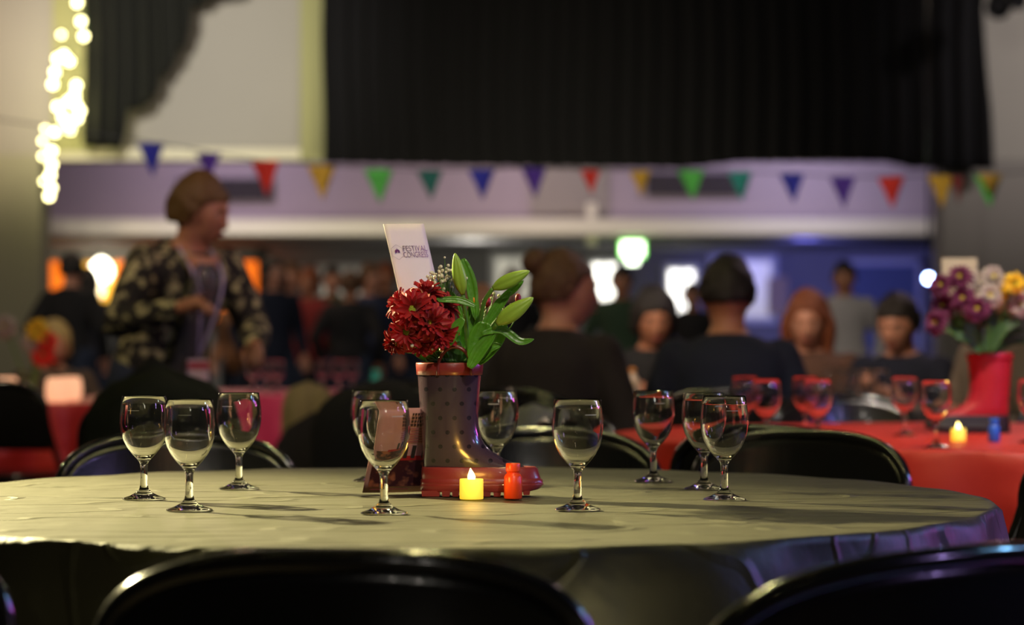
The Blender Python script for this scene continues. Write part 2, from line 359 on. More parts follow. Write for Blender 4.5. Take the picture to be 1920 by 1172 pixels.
# spotlights seen in the picture
def stagelamp(loc, target, label, lit=None, s=1):
    t = thing('stage_lamp', label, 'lamp', loc); t.rotation_euler = (Vector(target) - Vector(loc)).to_track_quat('Y', 'Z').to_euler()
    bm = bmesh.new(); 
    for k in range(1): lathe(bm, [(0, -.16 * s), (.07 * s, -.15 * s), (.09 * s, -.05 * s), (.10 * s, .12 * s), (.085 * s, .12 * s), (.08 * s, .0), (0, 0)], 24)
    bmesh.ops.rotate(bm, verts=bm.verts, matrix=Matrix.Rotation(R(-90), 3, 'X')); link('housing', fin(bm), M_BLK, t)
    bm = bmesh.new(); lathe(bm, [(0, .03 * s), (.078 * s, .03 * s), (.078 * s, .04 * s), (0, .055 * s)], 24)
    bmesh.ops.rotate(bm, verts=bm.verts, matrix=Matrix.Rotation(R(-90), 3, 'X')); link('lens', fin(bm), lit or mat('dark_lens', (.1, .1, .12, 1), .1), t)
    bm = bmesh.new(); tube(bm, [(-.12 * s, 0, 0), (-.12 * s, 0, .14 * s), (0, 0, .19 * s), (.12 * s, 0, .14 * s), (.12 * s, 0, 0)], .012 * s, 8); link('yoke', fin(bm), M_BLK, t)
    inv = t.rotation_euler.to_matrix().inverted(); bm = bmesh.new(); tube(bm, [Vector((0, 0, .19 * s)), inv @ Vector((0, 0, 6.5 - loc[2]))], .012, 8); link('hanging_pole', fin(bm), M_BLK, t)
    return t
stagelamp(P(1741, 522, 20), (.6, 3, .9), 'small blue-white spotlight shining beside the purple bouquet', mat('blue_lens', (1, 1, 1, 1), .2, emis=(.35, .5, 1, 1), estr=45), .42)
stagelamp(P(1872, 8, 24.5), (3, 14, 1), 'large black unlit stage lamp at the top right of the curtain', None, 1.3)
stagelamp(P(1905, -2, 24.5), (6, 14, 0), 'small black unlit stage lamp at the right edge above the grey wall', None, .9)

# fairy lights on the left column
M_BULB = mat('fairy_bulb', (1, 1, .8, 1), .3, emis=(1, .90, .42, 1), estr=13)
fp = [(145, 5), (152, 40), (157, 68), (115, 65), (120, 103), (108, 110), (130, 115), (103, 135), (99, 158), (143, 160), (140, 178), (143, 196), (128, 190), (108, 200),
      (150, 208), (118, 220), (128, 232), (145, 222), (132, 243), (85, 240), (103, 248), (80, 264), (97, 283), (80, 293), (97, 309), (94, 328), (82, 340), (96, 352), (92, 368)]
t = thing('fairy_light_string', 'bright warm fairy light string hanging on the left column', 'fairy lights', P(120, 0, 25.5))
bm = bmesh.new(); bmesh.ops.create_icosphere(bm, subdivisions=2, radius=.034); bulb = fin(bm); bulb.materials.append(M_BULB)
bm = bmesh.new(); lathe(bm, [(.012, .03), (.016, .035), (.016, .06), (.006, .065)], 10); cap = fin(bm); cap.materials.append(M_BLK)
for i, (x, y) in enumerate(fp):
    o = link('bulb', bulb, None, t); o.location = P(x, y, 25.4 - .04 * (i % 2)) - t.location; o.scale = [(.72 if (x < 92 or x == 115) else 1.05)] * 3
    c = link('bulb_cap', cap, None, o)
bm = bmesh.new(); tube(bm, smoothpath([P(x, y, 25.45) - t.location + Vector((.02, 0, .05)) for x, y in fp[::2]], 3), .006, 6); link('cable', fin(bm), mat('green_cable', (.02, .1, .02, 1), .5), t)
# more fairy lights hang from the roof behind the photographer; they glint in the glasses
def strand(name, pts, n, label, r=.011, group=None, es=420):
    t = thing(name, label, 'fairy lights', pts[0], 0, group)
    path = smoothpath(pts, 12); me = bpy.data.meshes.new('m'); bm = bmesh.new(); bmesh.ops.create_icosphere(bm, subdivisions=1, radius=r); me = fin(bm)
    me.materials.append(mat('fairy_small%d' % es, (1, 1, .8, 1), .3, emis=(1, .88, .38, 1), estr=es))
    for k in range(n):
        o = link('bulb', me, None, t); o.location = path[int(k / n * (len(path) - 1))] - Vector(pts[0])
    bm = bmesh.new(); tube(bm, [p - Vector(pts[0]) + Vector((0, 0, .012)) for p in path], .003, 5); link('cable', fin(bm), MATS['green_cable'], t)
strand('fairy_light_string', [(.05, 2.5, 2.25), (.02, 3.6, 2.2), (.06, 5.5, 2.3), (.02, 8.4, 2.8)], 46, 'warm fairy light string running low overhead along the view, above the near table', .0115, None, 460)
strand('fairy_light_string', [(-5, .2, 4.7), (-2, .3, 3.8), (1, .3, 3.8), (4.5, .2, 4.7)], 60, 'warm fairy light string swagged across the hall above the camera', .0055)

# bunting
BC = {'b': (.03, .035, .42, 1), 'p': (.09, .03, .33, 1), 'r': (.75, .035, .02, 1), 'y': (.72, .42, .04, 1), 'g': (.12, .62, .10, 1), 't': (.02, .16, .13, 1), 'q': (.03, .33, .27, 1), 'd': (.25, .03, .03, 1), 'o': (.6, .35, .05, 1)}
bf = [(283, 268, 25, 62, 'b'), (391, 287, 25, 46, 'p'), (497, 302, 27, 66, 'r'), (603, 310, 27, 64, 'y'), (710, 317, 27, 64, 'g'), (806, 320, 24, 54, 't'), (903, 318, 25, 56, 'b'),
      (1001, 315, 23, 56, 'p'), (1107, 319, 18, 44, 'r'), (1200, 321, 19, 46, 'y'), (1296, 320, 24, 54, 'g'), (1388, 323, 22, 54, 'q'), (1485, 326, 23, 54, 'b'), (1580, 332, 24, 58, 'p'),
      (1671, 332, 25, 58, 'r'), (1763, 328, 25, 62, 'y'), (1795, 330, 11, 52, 'd'), (1853, 328, 26, 60, 'g')]
YB = 14.0
t = thing('bunting', 'string of coloured triangular pennants strung across the hall', 'bunting', P(960, 320, YB))
for x, y, hw, h, c in bf:
    hw *= YB / F; h *= YB / F; bm = bmesh.new(); n = 6; rows = []
    for j in range(n + 1):
        v = j / n; wv = hw * (1 - v) + .0015
        rows.append([Vector((-wv + 2 * wv * i / 4, .012 * math.sin(v * 3 + x) * v + .006 * math.sin(i * 2 + x), -h * v)) for i in range(5)])
    ring_mesh(bm, rows, closed_ring=False, cap0=False, cap1=False)
    o = link('pennant', fin(bm), mat('felt_' + c, BC[c], .8, bump=.1, bscale=120), t); o.location = P(x, y, YB) - t.location
    o.rotation_euler = (0, R((x * 7 % 7) - 3), R((x * 13 % 20) - 10)); o.modifiers.new('s', 'SOLIDIFY').thickness = .002
o = link('pennant', None, None, t) if False else None
bm = bmesh.new(); rows = [[Vector((-.07, 0, 0)), Vector((.07, 0, 0))], [Vector((-.035, 0, -.06)), Vector((.035, 0, -.06))], [Vector((-.001, 0, -.12)), Vector((.001, 0, -.12))]]
ring_mesh(bm, rows, closed_ring=False, cap0=False, cap1=False); o = link('pennant', fin(bm), mat('felt_o', BC['o'], .8), t); o.location = P(1858, 326, YB - .05) - t.location
o.modifiers.new('s', 'SOLIDIFY').thickness = .002
bm = bmesh.new(); tube(bm, smoothpath([P(-350, 170, YB) - t.location] + [P(x, y - 1, YB) - t.location for x, y, *_ in bf] + [P(2300, 300, YB) - t.location], 3), .004, 6); link('cord', fin(bm), mat('cord_dark', (.1, .1, .12, 1), .8), t)

# ------------------------------------------------------------ tables and cloths
def cloth(name, c, Rr, ztop, drop, m, label, seed, folds=22, amp=.05, na=288, wr=.0014):
    bm = bmesh.new(); rings = []
    def fold(th):
        return .6 * math.sin(folds * th + 2.2 * noise.noise(Vector((math.cos(th) * 2, math.sin(th) * 2, seed)))) + .9 * noise.noise(Vector((math.cos(th) * 5, math.sin(th) * 5, seed + 4)))
    for i in range(1, 64):
        r = Rr * (i / 63) ** .9; ring = []
        for k in range(na):
            th = k / na * 2 * PI; x = r * math.cos(th); y = r * math.sin(th)
            e = max(0, (r / Rr - .965) / .035)
            z = wr * (noise.noise(Vector((x * 5, y * 9, seed))) + .7 * (1 - abs(noise.noise(Vector((x * 3.1, y * 11, seed + 9)))) * 4) * .4) - wr * .7
            for (px_, ang, wd) in ((.33, .1, .006), (-.41, -.06, .005), (.02, .04, .005)):       # packing creases of the plastic sheet
                dd = abs((y - px_) * math.cos(ang) - x * math.sin(ang)); z += wr * 1.1 * math.exp(-(dd / wd) ** 2)
            z = min(z, .0007) * (1 - e) - e * e * .0012 * (1 + fold(th))
            ring.append(Vector((x, y, z)))
        rings.append(ring)
    for j in range(1, 20):
        s = j / 19; ring = []
        for k in range(na):
            th = k / na * 2 * PI; fo = fold(th); q = min(1, s * 4)
            r = Rr + .005 * math.sin(q * PI / 2) + amp * (fo + .7) * s ** .8 + .01 * noise.noise(Vector((th * 6, s * 5, seed)))
            z = -.006 * q - drop * max(0, s - .03) * (1 + .04 * fo)
            ring.append(Vector((r * math.cos(th), r * math.sin(th), z)))
        rings.append(ring)
    vs = ring_mesh(bm, rings, cap0=True, cap1=False)
    o = link(name, fin(bm), m); o.location = (c[0], c[1], ztop); o.modifiers.new('s', 'SOLIDIFY').thickness = .0012
    o.modifiers['s'].offset = -1
    return tag(o, label, 'tablecloth')
def round_table(c, Rr, label):
    t = thing('round_table', label, 'table', (c[0], c[1], 0)); md = mat('table_wood', (.2, .12, .06, 1), .5, var=.3, vscale=10)
    bm = bmesh.new(); lathe(bm, [(0, .70), (Rr - .01, .70), (Rr - .004, .705), (Rr - .004, .728), (Rr - .01, .732), (0, .732)], 64); link('tabletop', fin(bm, False), md, t)
    for k in range(4):
        a = PI / 4 + k * PI / 2; bm = bmesh.new(); r_ = Rr * .6
        tube(bm, [(r_ * math.cos(a), r_ * math.sin(a), .70), (r_ * 1.08 * math.cos(a), r_ * 1.08 * math.sin(a), 0)], .016, 10); link('leg', fin(bm), M_TUBE, t)
    return t
TC = (-.115, 3.467)
ZT = .74
round_table(TC, .90, 'round banquet table under the charcoal plastic cloth').scale = (.873, 1, 1)
oc = cloth('tablecloth', TC, .905, ZT, .40, M_CLOTH, 'creased charcoal plastic tablecloth on the near round table', 3.3, amp=.035); oc.scale = (.873, 1, 1); oc.cycles.is_caustics_receiver = True
RC = (1.27, 6.05)
round_table(RC, 1.02, 'round banquet table under the bright red cloth on the right')
cloth('tablecloth', RC, 1.02, ZT, .34, M_RED, 'bright red plastic tablecloth on the round table with the red boot', 8.1, na=192)
LC = (-2.2, 10.3)
round_table(LC, .9, 'round banquet table under the red cloth at the far left'); cloth('tablecloth', LC, .9, ZT, .35, M_RED, 'dark red tablecloth on the table at the left edge', 1.1, na=128)
MC = (-1.05, 12.3)
M_MAGLIT = mat('red_cloth_magenta_lit', (.55, .03, .09, 1), .5, bump=.2, bscale=12)  # red cloth with the magenta light mixed into its colour
round_table(MC, .9, 'round banquet table under the magenta-lit red cloth beyond the standing woman'); cloth('tablecloth', MC, .9, ZT, .5, M_MAGLIT, 'magenta-lit red tablecloth hanging beyond the three left glasses', 2.1, na=128)
PC = (.95, 8.85)
M_DKC = mat('dark_cloth', (.05, .045, .045, 1), .5, bump=.2, bscale=12)
round_table(PC, .9, 'round banquet table between the seated group'); cloth('tablecloth', PC, .9, ZT, .4, M_DKC, 'dark tablecloth on the table of the seated group', 5.1, na=128)

# ------------------------------------------------------------ folding chairs
def make_chair(label, group=None):
    t = thing('folding_chair', label, 'chair', group=group)
    def arc(u, zt=.785, hw=.222):
        k = (1 - min(1, abs(u)) ** 2.7) ** (1 / 2.7)
        return Vector((hw * u, -.235 + .055 * u * u - .0, zt - .11 + .11 * k))
    us = [math.sin(x / 16 * PI / 2) for x in range(-16, 17)]
    top = [arc(u) for u in us]
    L0 = [Vector((-.215, .23, .0)), Vector((-.218, .10, .25)), Vector((-.222, -.06, .46)), Vector((-.222, -.15, .60))]
    R0 = [Vector((-p.x, p.y, p.z)) for p in L0][::-1]
    bm = bmesh.new(); tube(bm, smoothpath(L0 + top[:1], 4)[:-1] + top + smoothpath(top[-1:] + R0, 4)[1:], .0115, 12); link('frame', fin(bm), M_TUBE, t)
    bm = bmesh.new(); rows = []
    for j in range(13):
        v = j / 12; row = []
        for u in us[1:-1]:
            a_ = arc(u, .782, .214); zb_ = .545; bow = .012 * math.sin(v * PI)
            row.append(Vector((a_.x, a_.y + .05 * v - bow, a_.z + (zb_ - a_.z) * v)))
        rows.append(row)
    ring_mesh(bm, rows, closed_ring=False, cap0=False, cap1=False)
    o = link('backrest', fin(bm), M_BLK, t); o.modifiers.new('s', 'SOLIDIFY').thickness = .006
    bm = bmesh.new(); rows = []
    for j, (s, z) in enumerate(((.9, .438), (1, .442), (1.0, .455), (.93, .461), (.5, .455), (.05, .453))):
        rows.append([Vector((.2 * s * math.copysign(abs(math.cos(a)) ** .6, math.cos(a)), .02 + .2 * s * math.copysign(abs(math.sin(a)) ** .6, math.sin(a)), z)) for a in [k / 32 * 2 * PI for k in range(32)]])
    ring_mesh(bm, rows); link('seat', fin(bm), M_BLK, t)
    for sx in (-1, 1):
        bm = bmesh.new(); tube(bm, smoothpath([(sx * .195, .17, .44), (sx * .195, .0, .33), (sx * .20, -.26, 0)], 4), .0105, 10); link('leg', fin(bm), M_TUBE, t)
        bm = bmesh.new(); lathe(bm, [(0, 0), (.016, 0), (.016, .02), (.012, .03), (0, .03)], 12, (sx * .20, -.26, 0)); link('foot_cap', fin(bm), M_BLK, t)
        bm = bmesh.new(); lathe(bm, [(0, 0), (.016, 0), (.016, .02), (.012, .03), (0, .03)], 12, (sx * .215, .23, 0)); link('foot_cap', fin(bm), M_BLK, t)
    for y, z, xw in ((-.19, .09, .197), (.17, .11, .216)):
        bm = bmesh.new(); tube(bm, [(-xw, y, z), (xw, y, z)], .008, 8); link('stretcher', fin(bm), M_TUBE, t)
    return t
chair0 = make_chair('x'); used = [False]
def chair(x, y, deg, label, zs=1.0, xs=1.0):        # (x, y) is where the backrest stands, deg the way the sitter would face
    c = copy_tree(chair0) if used[0] else chair0; used[0] = True
    a = R(deg - 90); c.rotation_euler = (0, 0, a)
    off = Matrix.Rotation(a, 3, 'Z') @ Vector((0, -.22, 0)); c.location = (x - off.x, y - off.y, 0); c.scale = (xs, 1, zs)
    tag(c, label, 'chair', 'black folding chairs'); return c
chair(-.155, 2.14, 86, 'black folding chair nearest the camera, centred below the left half of the table', .975)
chair(.40, 2.22, 133, 'black folding chair in the right foreground, turned towards the table', .97, 1.3)
chair(-.70, 2.33, 68, 'black folding chair in the bottom left corner, only its backrest corner in view')
chair(-.64, 4.60, 285, 'black folding chair behind the three left glasses')
chair(.575, 4.72, 240, 'black folding chair behind the three right glasses, turned to the near table')
chair(.07, 4.86, 268, 'black folding chair behind the boot toe')
chair(.11, 5.5, 20, 'black folding chair at the left rim of the red cloth')
chair(.53, 5.02, 65, 'black folding chair with its back to the camera at the front of the red cloth')
chair(.98, 4.05, 190, 'black folding chair at the right edge beside the near table')
chair(1.0, 7.35, 275, 'black folding chair behind the red cloth, between the man in navy and the boot', 1.03)
chair(1.75, 7.3, 262, 'black folding chair behind the red boot', 1.03)
chair(-1.95, 9.0, 70, 'black folding chair at the far left in front of the dark red cloth', 1.06)
chair(-.88, 6.05, 95, 'black folding chair holding the dark green coat', 1.06, .9)
chair(-.45, 9.3, 100, 'black folding chair holding the olive bag beyond the left glasses', 1.05)
chair(.06, 6.42, 268, 'black folding chair holding the pale grey bag')
chair(-.28, 7.6, 95, 'black folding chair left of the boot in the dark behind the table', 1.05)
chair(-.02, 7.42, 70, 'black folding chair under the woman with the hair bun', 1.05)
chair(.655, 7.42, 92, 'black folding chair under the man in navy', 1.05)
chair(.60, 10.15, 270, 'black folding chair under the dark haired woman facing the camera', 1.0)
chair(1.27, 10.1, 262, 'black folding chair under the red haired woman', 1.0)
chair(1.72, 9.8, 245, 'black folding chair under the short haired woman by the bouquet', 1.0)
# coats and bags on chairs
def drape(name, label, cat, c, wx, wy, z0, z1, m, seed, rz=0):
    bm = bmesh.new(); rings = []
    for j in range(15):
        v = j / 14; ring = []
        for k in range(40):
            a = k / 40 * 2 * PI; f = 1 - (1 - min(1, v * 3.2)) ** 2; s = max(.05, math.sqrt(max(0, f)))
            n = 1 + .16 * noise.noise(Vector((math.cos(a) * 1.7, math.sin(a) * 1.7 + v, seed))) + .05 * math.sin(a * 9 + seed) * v
            ring.append(Vector((wx * s * n * math.cos(a), wy * s * n * math.sin(a), z1 + (z0 - z1) * v + .02 * noise.noise(Vector((a, v * 3, seed + 3))))))
        rings.append(ring)
    ring_mesh(bm, rings); o = link(name, fin(bm), m); o.location = (c[0], c[1], 0); o.rotation_euler = (0, 0, rz)
    return tag(o, label, cat)
drape('coat', 'dark green coat hung over a chair behind the three left glasses', 'coat', (-.88, 6.05), .19, .07, .35, .905, mat('dark_green_wool', (.012, .014, .006, 1), .95, bump=.3), 2)
drape('coat', 'black coat slumped over a chair below the standing woman', 'coat', (-1.02, 6.9), .15, .08, .0, .93, mat('black_wool', (.01, .01, .01, 1), .95, bump=.3), 5)
drape('bag', 'olive cloth bag hanging on a chair beyond the left glasses', 'bag', (-.78, 9.25), .10, .08, .46, .83, mat('olive_canvas', (.28, .24, .11, 1), .9, bump=.3), 9)
drape('coat', 'black coat over the chair left of the boot', 'coat', (-.40, 7.6), .24, .08, .3, .86, MATS['black_wool'], 11)
drape('bag', 'pale grey bag on a chair beyond the glass right of the boot', 'bag', (.06, 6.3), .085, .05, .46, .81, mat('grey_canvas', (.2, .2, .18, 1), .9, bump=.3), 15)
drape('coat', 'black jacket over the chair under the olive bag', 'coat', (-.74, 9.05), .17, .06, .0, .715, MATS['black_wool'], 21)

# ------------------------------------------------------------ wine glasses
def glass_mesh(n=40):
    out = [(.0, .0006), (.012, .0003), (.0285, .0), (.0303, .0004), (.0305, .0012), (.029, .0022), (.020, .0052), (.011, .0100), (.0066, .0150), (.0052, .0210), (.0049, .036), (.0050, .046), (.0060, .0520),
           (.0098, .0570), (.0165, .0640), (.0235, .0730), (.0290, .0835), (.0325, .0955), (.0340, .1080), (.0336, .1200), (.0322, .1330), (.0308, .1448)]
    inn = [(.0302, .1462), (.0297, .1448), (.0311, .1330), (.0325, .1200), (.0329, .1080), (.0314, .0955), (.0279, .0838), (.0224, .0738), (.0152, .0652), (.0085, .0598), (.0, .0582)]
    bm = bmesh.new(); lathe(bm, out + inn, n)
    return fin(bm)
GM = glass_mesh(); GM.materials.append(M_GLASS); CAUST = True
bm = bmesh.new(); rows = []
for z in (.1255, .1263):
    rows.append([Vector((.0345 * math.sin(a), -.0345 * math.cos(a), z)) for a in [(-.25 + .5 * k / 6) for k in range(7)]])
ring_mesh(bm, rows, closed_ring=False, cap0=False, cap1=False); FM = fin(bm); FM.materials.append(mat('etched_white', (.6, .6, .6, 1), .7))
def wineglass(x, ybase, label, group, Y=None, s=1, z=ZT):
    near_ = Y is None; Y = Y or .21 * F / (ybase - HY)
    o = link('wine_glass', GM); o.cycles.is_caustics_caster = near_; o.location = ((x - 960) / F * Y, Y, z - .0002); o.scale = (s, s, s)
    o.rotation_euler = (0, 0, (x * .37) % 1.2 - .6); tag(o, label, 'glass', group); link('fill_line', FM, None, o); return o
G1 = 'empty wine glasses on the charcoal cloth'
for x, y, l in ((270, 936, 'leftmost empty wine glass of the front left three'), (355, 957, 'front wine glass of the left three, standing between the other two'),
                (448, 917, 'rear right wine glass of the left three'), (697, 902, 'wine glass mostly hidden behind the glass left of the boot'),
                (720, 963, 'wine glass just left of the boot, in front of the leaflet'), (932, 906, 'wine glass standing behind the boot, above its toe'),
                (1083, 956, 'single wine glass right of the boot and the orange bottle'), (1225, 903, 'wine glass seen against the red cloth, between the single one and the pair'),
                (1320, 917, 'rear glass of the overlapping pair on the right'), (1358, 937, 'front glass of the overlapping pair on the right')):
    wineglass(x, y, l, G1)
G2 = 'empty wine glasses on the red cloth'
for x, Y, l in ((1397, 6.0, 'left rear wine glass on the red cloth'), (1437, 5.45, 'second wine glass from the left on the red cloth, in front'),
                (1510, 6.0, 'rear glass of the middle pair on the red cloth'), (1533, 5.45, 'front glass of the middle pair on the red cloth'),
                (1696, 5.95, 'wine glass left of the red boot, farther back'), (1755, 5.2, 'wine glass just left of the lit candle on the red cloth'),
                (1935, 5.5, 'wine glass cut by the right edge on the red cloth')):
    wineglass(x, 0, l, G2, Y)
G3 = 'wine glasses on the seated group table'
for x, Y, l in ((1560, 8.6, 'leftmost far glass below the red haired woman'), (1590, 8.2, 'second far glass below the red haired woman'), (1622, 8.5, 'third far glass in front of the blue door'),
                (1648, 8.3, 'rightmost far glass of the row before the blue door'), (1150, 8.4, 'far glass left of the bottles behind the near glasses')):
    wineglass(x, 0, l, G3, Y)
G4 = 'glasses on the magenta table'
for x, Y, l in ((475, 11.9, 'blurred glass at the left of the magenta-lit table'), (500, 12.2, 'second blurred glass on the magenta-lit table'), (520, 11.9, 'third blurred glass on the magenta-lit table'),
                (605, 12.3, 'blurred glass right of the reaching hand'), (635, 12.0, 'blurred glass near the teal bottle'), (660, 12.4, 'rightmost blurred glass on the magenta-lit table')):
    wineglass(x, 0, l, G4, Y, 1.1)

# ------------------------------------------------------------ boots
BY = 3.49; PX = BY / F
def prof_interp(tab, z):
    for (a, *va), (b, *vb) in zip(tab[:-1], tab[1:]):
        if a <= z <= b:
            t = (z - a) / (b - a) if b > a else 0; return [p + (q - p) * t for p, q in zip(va, vb)]
    return list(tab[-1][1:]) if z > tab[-1][0] else list(tab[0][1:])
def outline(xb, xf, w, n=56, toe=2.4, z=0, narrow=0):
    pts = []; cx = (xb + xf) / 2; hx = (xf - xb) / 2
    for k in range(n):
        a = k / n * 2 * PI; c, s = math.cos(a), math.sin(a)
        ex = 2 / toe; x = math.copysign(abs(c) ** ex, c); y = math.copysign(abs(s) ** ex, s)
        wy = w * (1 - narrow * (.10 * math.exp(-((x + .1) / .35) ** 2)))
        pts.append(Vector((cx + hx * x, wy * y, z)))
    return pts
def boot(name, label, loc, mu, mred, msole, flip=1, cuffm=None, scale=1, rz=0, handle=True):
    t = thing(name, label, 'boot', loc, rz); t.scale = (flip * scale, scale, scale)
    X = lambda px: (px - 880) * PX
    up = [(38, 794, 1004, 29), (48, 793, 1001, 30), (54, 793, 985, 31.5), (60, 793, 968, 33), (68, 792, 947, 35), (84, 792, 921, 37), (96, 792, 909, 38), (107, 791, 903, 39.5), (130, 790, 897.5, 42), (158, 787.5, 896.5, 46), (190, 785.5, 899, 50), (230, 783, 902.5, 53), (248, 782, 904, 54)]
    bm = bmesh.new(); rings = []
    for z in [38, 44, 48, 51, 54, 57, 60, 64, 68, 72, 76, 80, 84, 90, 96, 101, 107, 114, 122, 130, 140, 150, 160, 172, 185, 198, 212, 226, 238, 248]:
        xb, xf, w_ = prof_interp(up, z)
        rings.append(outline(X(xb), X(xf), w_ * PX, z=z * PX, toe=2.15))
    for z in (248, 232, 216, 204):
        xb, xf, w_ = prof_interp(up, z); rings.append(outline(X(xb + 3), X(xf - 3), (w_ - 3) * PX, z=z * PX, toe=2.15))
    ring_mesh(bm, rings, cap0=True, cap1=True); link('upper', fin(bm), mu, t)
    bm = bmesh.new(); rings = []                     # cuff
    for z, d in ((226, 0.4), (226.5, 2.2), (236, 2.4), (247, 2.6), (249.5, 1.5), (249.5, -3), (236, -3.2), (230, -2.5)):
        xb, xf, w_ = prof_interp(up, z); rings.append(outline(X(xb - d), X(xf + d), (w_ + d) * PX, z=z * PX, toe=2.15))
    ring_mesh(bm, rings, cap0=False, cap1=False); link('cuff', fin(bm), cuffm or mred, t)
    bm = bmesh.new(); rings = []                     # foxing band round the foot, two steps
    for z, b_, f_, w_ in ((18, 790, 1016, 37), (20, 788.5, 1017.5, 38), (30, 788.5, 1018, 38), (31.5, 790.5, 1015, 36.8), (33, 790.5, 1014, 36.6), (35, 789.8, 1013, 36.6), (50, 790.5, 1008, 35.5), (53, 792, 1004, 34.2), (52, 797, 996, 31)):
        rr = outline(X(b_), X(f_), w_ * PX, z=z * PX, toe=2.6, narrow=.8)
        for p in rr:
            u = (p.x - X(790)) / (X(1018) - X(790)); p.z += (1.5 - 9 * max(0, .55 - u) * .0 - 0 * max(0, u - .8)) * PX if z > 40 else 0
            if z > 40: p.z = min(p.z, p.z)
        rings.append(rr)
    ring_mesh(bm, rings, cap0=True, cap1=True); link('foxing_band', fin(bm, True), mred, t)
    # sole with tread blocks
    bm = bmesh.new(); rings = []
    for z, b_, f_, w_ in ((8, 790, 1012, 36.5), (10, 789, 1015, 37.5), (20, 788, 1019, 38.6), (23, 789, 1018.5, 38.2)):
        rr = outline(X(b_), X(f_), w_ * PX, z=z * PX, toe=2.6, narrow=.8)
        for p in rr:
            u = (p.x - X(790)) / (X(1018) - X(790)); p.z += 7 * PX * max(0, (u - .82) / .18) ** 1.6 * (1 if z < 15 else .2)
        rings.append(rr)
    ring_mesh(bm, rings); link('outsole', fin(bm), msole, t)
    blocks = [(791, 826), (829, 845), (848, 862), (866, 882), (886, 902), (906, 921), (925, 940), (944, 958), (962, 976), (980, 994)]
    for i, (a_, b_) in enumerate(blocks):
        hw = 35 if i not in (0, 9) else 30
        bm = bmesh.new(); z0 = 0 if b_ < 975 else 2.5
        v = [bm.verts.new((X(x), sy * hw * PX * k, z * PX)) for (x, z, k) in ((a_ + 1.5, z0, .97), (b_ - 1.5, z0, .97), (b_, 10.5, 1), (a_, 10.5, 1)) for sy in (-1, 1)]
        for f in ((0, 2, 4, 6), (7, 5, 3, 1), (0, 1, 3, 2), (2, 3, 5, 4), (4, 5, 7, 6), (6, 7, 1, 0)): bm.faces.new([v[q] for q in f])
        link('tread_block', fin(bm, False), msole, t)
    if handle:
        for sy in (-1, 1):
            bm = bmesh.new(); pts = []
            for k in range(15):
                a = PI * k / 14; pts.append(Vector((X(854 - 31 * math.cos(a)), sy * (50 * PX), (238 + 41 * math.sin(a)) * PX)))
            pts = [Vector((X(823), sy * 53 * PX, 226 * PX))] + pts + [Vector((X(885), sy * 52.5 * PX, 226 * PX))]
            tube(bm, pts, .0028, 8, 1.6); link('pull_loop', fin(bm), mat('boot_loop', (.17, .02, .02, 1), .3, coat=.3), t)
    return t
def dotted(name, base, dot):
    m = mat(name, base, .2, coat=.5, spec=.6); nt = m.node_tree; L = nt.links.new; b_ = nt.nodes['Principled BSDF']
    tc = nt.nodes.new('ShaderNodeTexCoord'); sp = nt.nodes.new('ShaderNodeSeparateXYZ'); L(tc.outputs['Object'], sp.inputs[0])
    def mth(op, a, bb=None, c=None):
        n = nt.nodes.new('ShaderNodeMath'); n.operation = op
        for i, v in enumerate((a, bb, c)):
            if v is None: continue
            if isinstance(v, (int, float)): n.inputs[i].default_value = v
            else: L(v, n.inputs[i])
        return n.outputs[0]
    u = mth('MULTIPLY', sp.outputs['X'], 1 / .0205); v = mth('MULTIPLY', sp.outputs['Z'], 1 / .0205)
    row = mth('FLOOR', v); odd = mth('MULTIPLY', mth('MODULO', row, 2), .5)
    fu = mth('SUBTRACT', mth('FRACT', mth('ADD', mth('ADD', u, odd), 50)), .5); fv = mth('SUBTRACT', mth('FRACT', v), .5)
    d2 = mth('ADD', mth('MULTIPLY', fu, fu), mth('MULTIPLY', fv, fv)); inside = mth('LESS_THAN', d2, .024)
    mx = nt.nodes.new('ShaderNodeMix'); mx.data_type = 'RGBA'; mx.inputs['A'].default_value = base; mx.inputs['B'].default_value = dot
    L(inside, mx.inputs['Factor']); L(mx.outputs['Result'], b_.inputs['Base Color']); return m
M_BOOT = dotted('boot_rubber', (.052, .032, .045, 1), (.016, .011, .018, 1))
M_BRED = mat('boot_red', (.23, .027, .024, 1), .3, coat=.3, bump=.03, bscale=200)
bz = ZT + .0004; bl = Vector(((880 - 960) / F * BY, BY, bz))
boot('rubber_boot', 'brown dotted rubber boot with red cuff and red sole serving as a vase', bl, M_BOOT, M_BRED, M_BRED)
# jar standing inside the boot
def jar(name, loc, r, z0, z1, label):
    bm = bmesh.new(); lathe(bm, [(0, z0), (r, z0), (r, z0 + .004), (r, z1 - .001), (r - .0008, z1), (r - .0018, z1 - .001), (r - .0018, z0 + .004), (0, z0 + .003)], 40)
    o = link(name, fin(bm), M_GLASS); o.location = loc; tag(o, label, 'vase')
jar('glass_jar', bl + Vector(((843 - 880) * PX, 0, 0)), .0345, .155, .1945, 'clear glass jar standing inside the dotted boot')

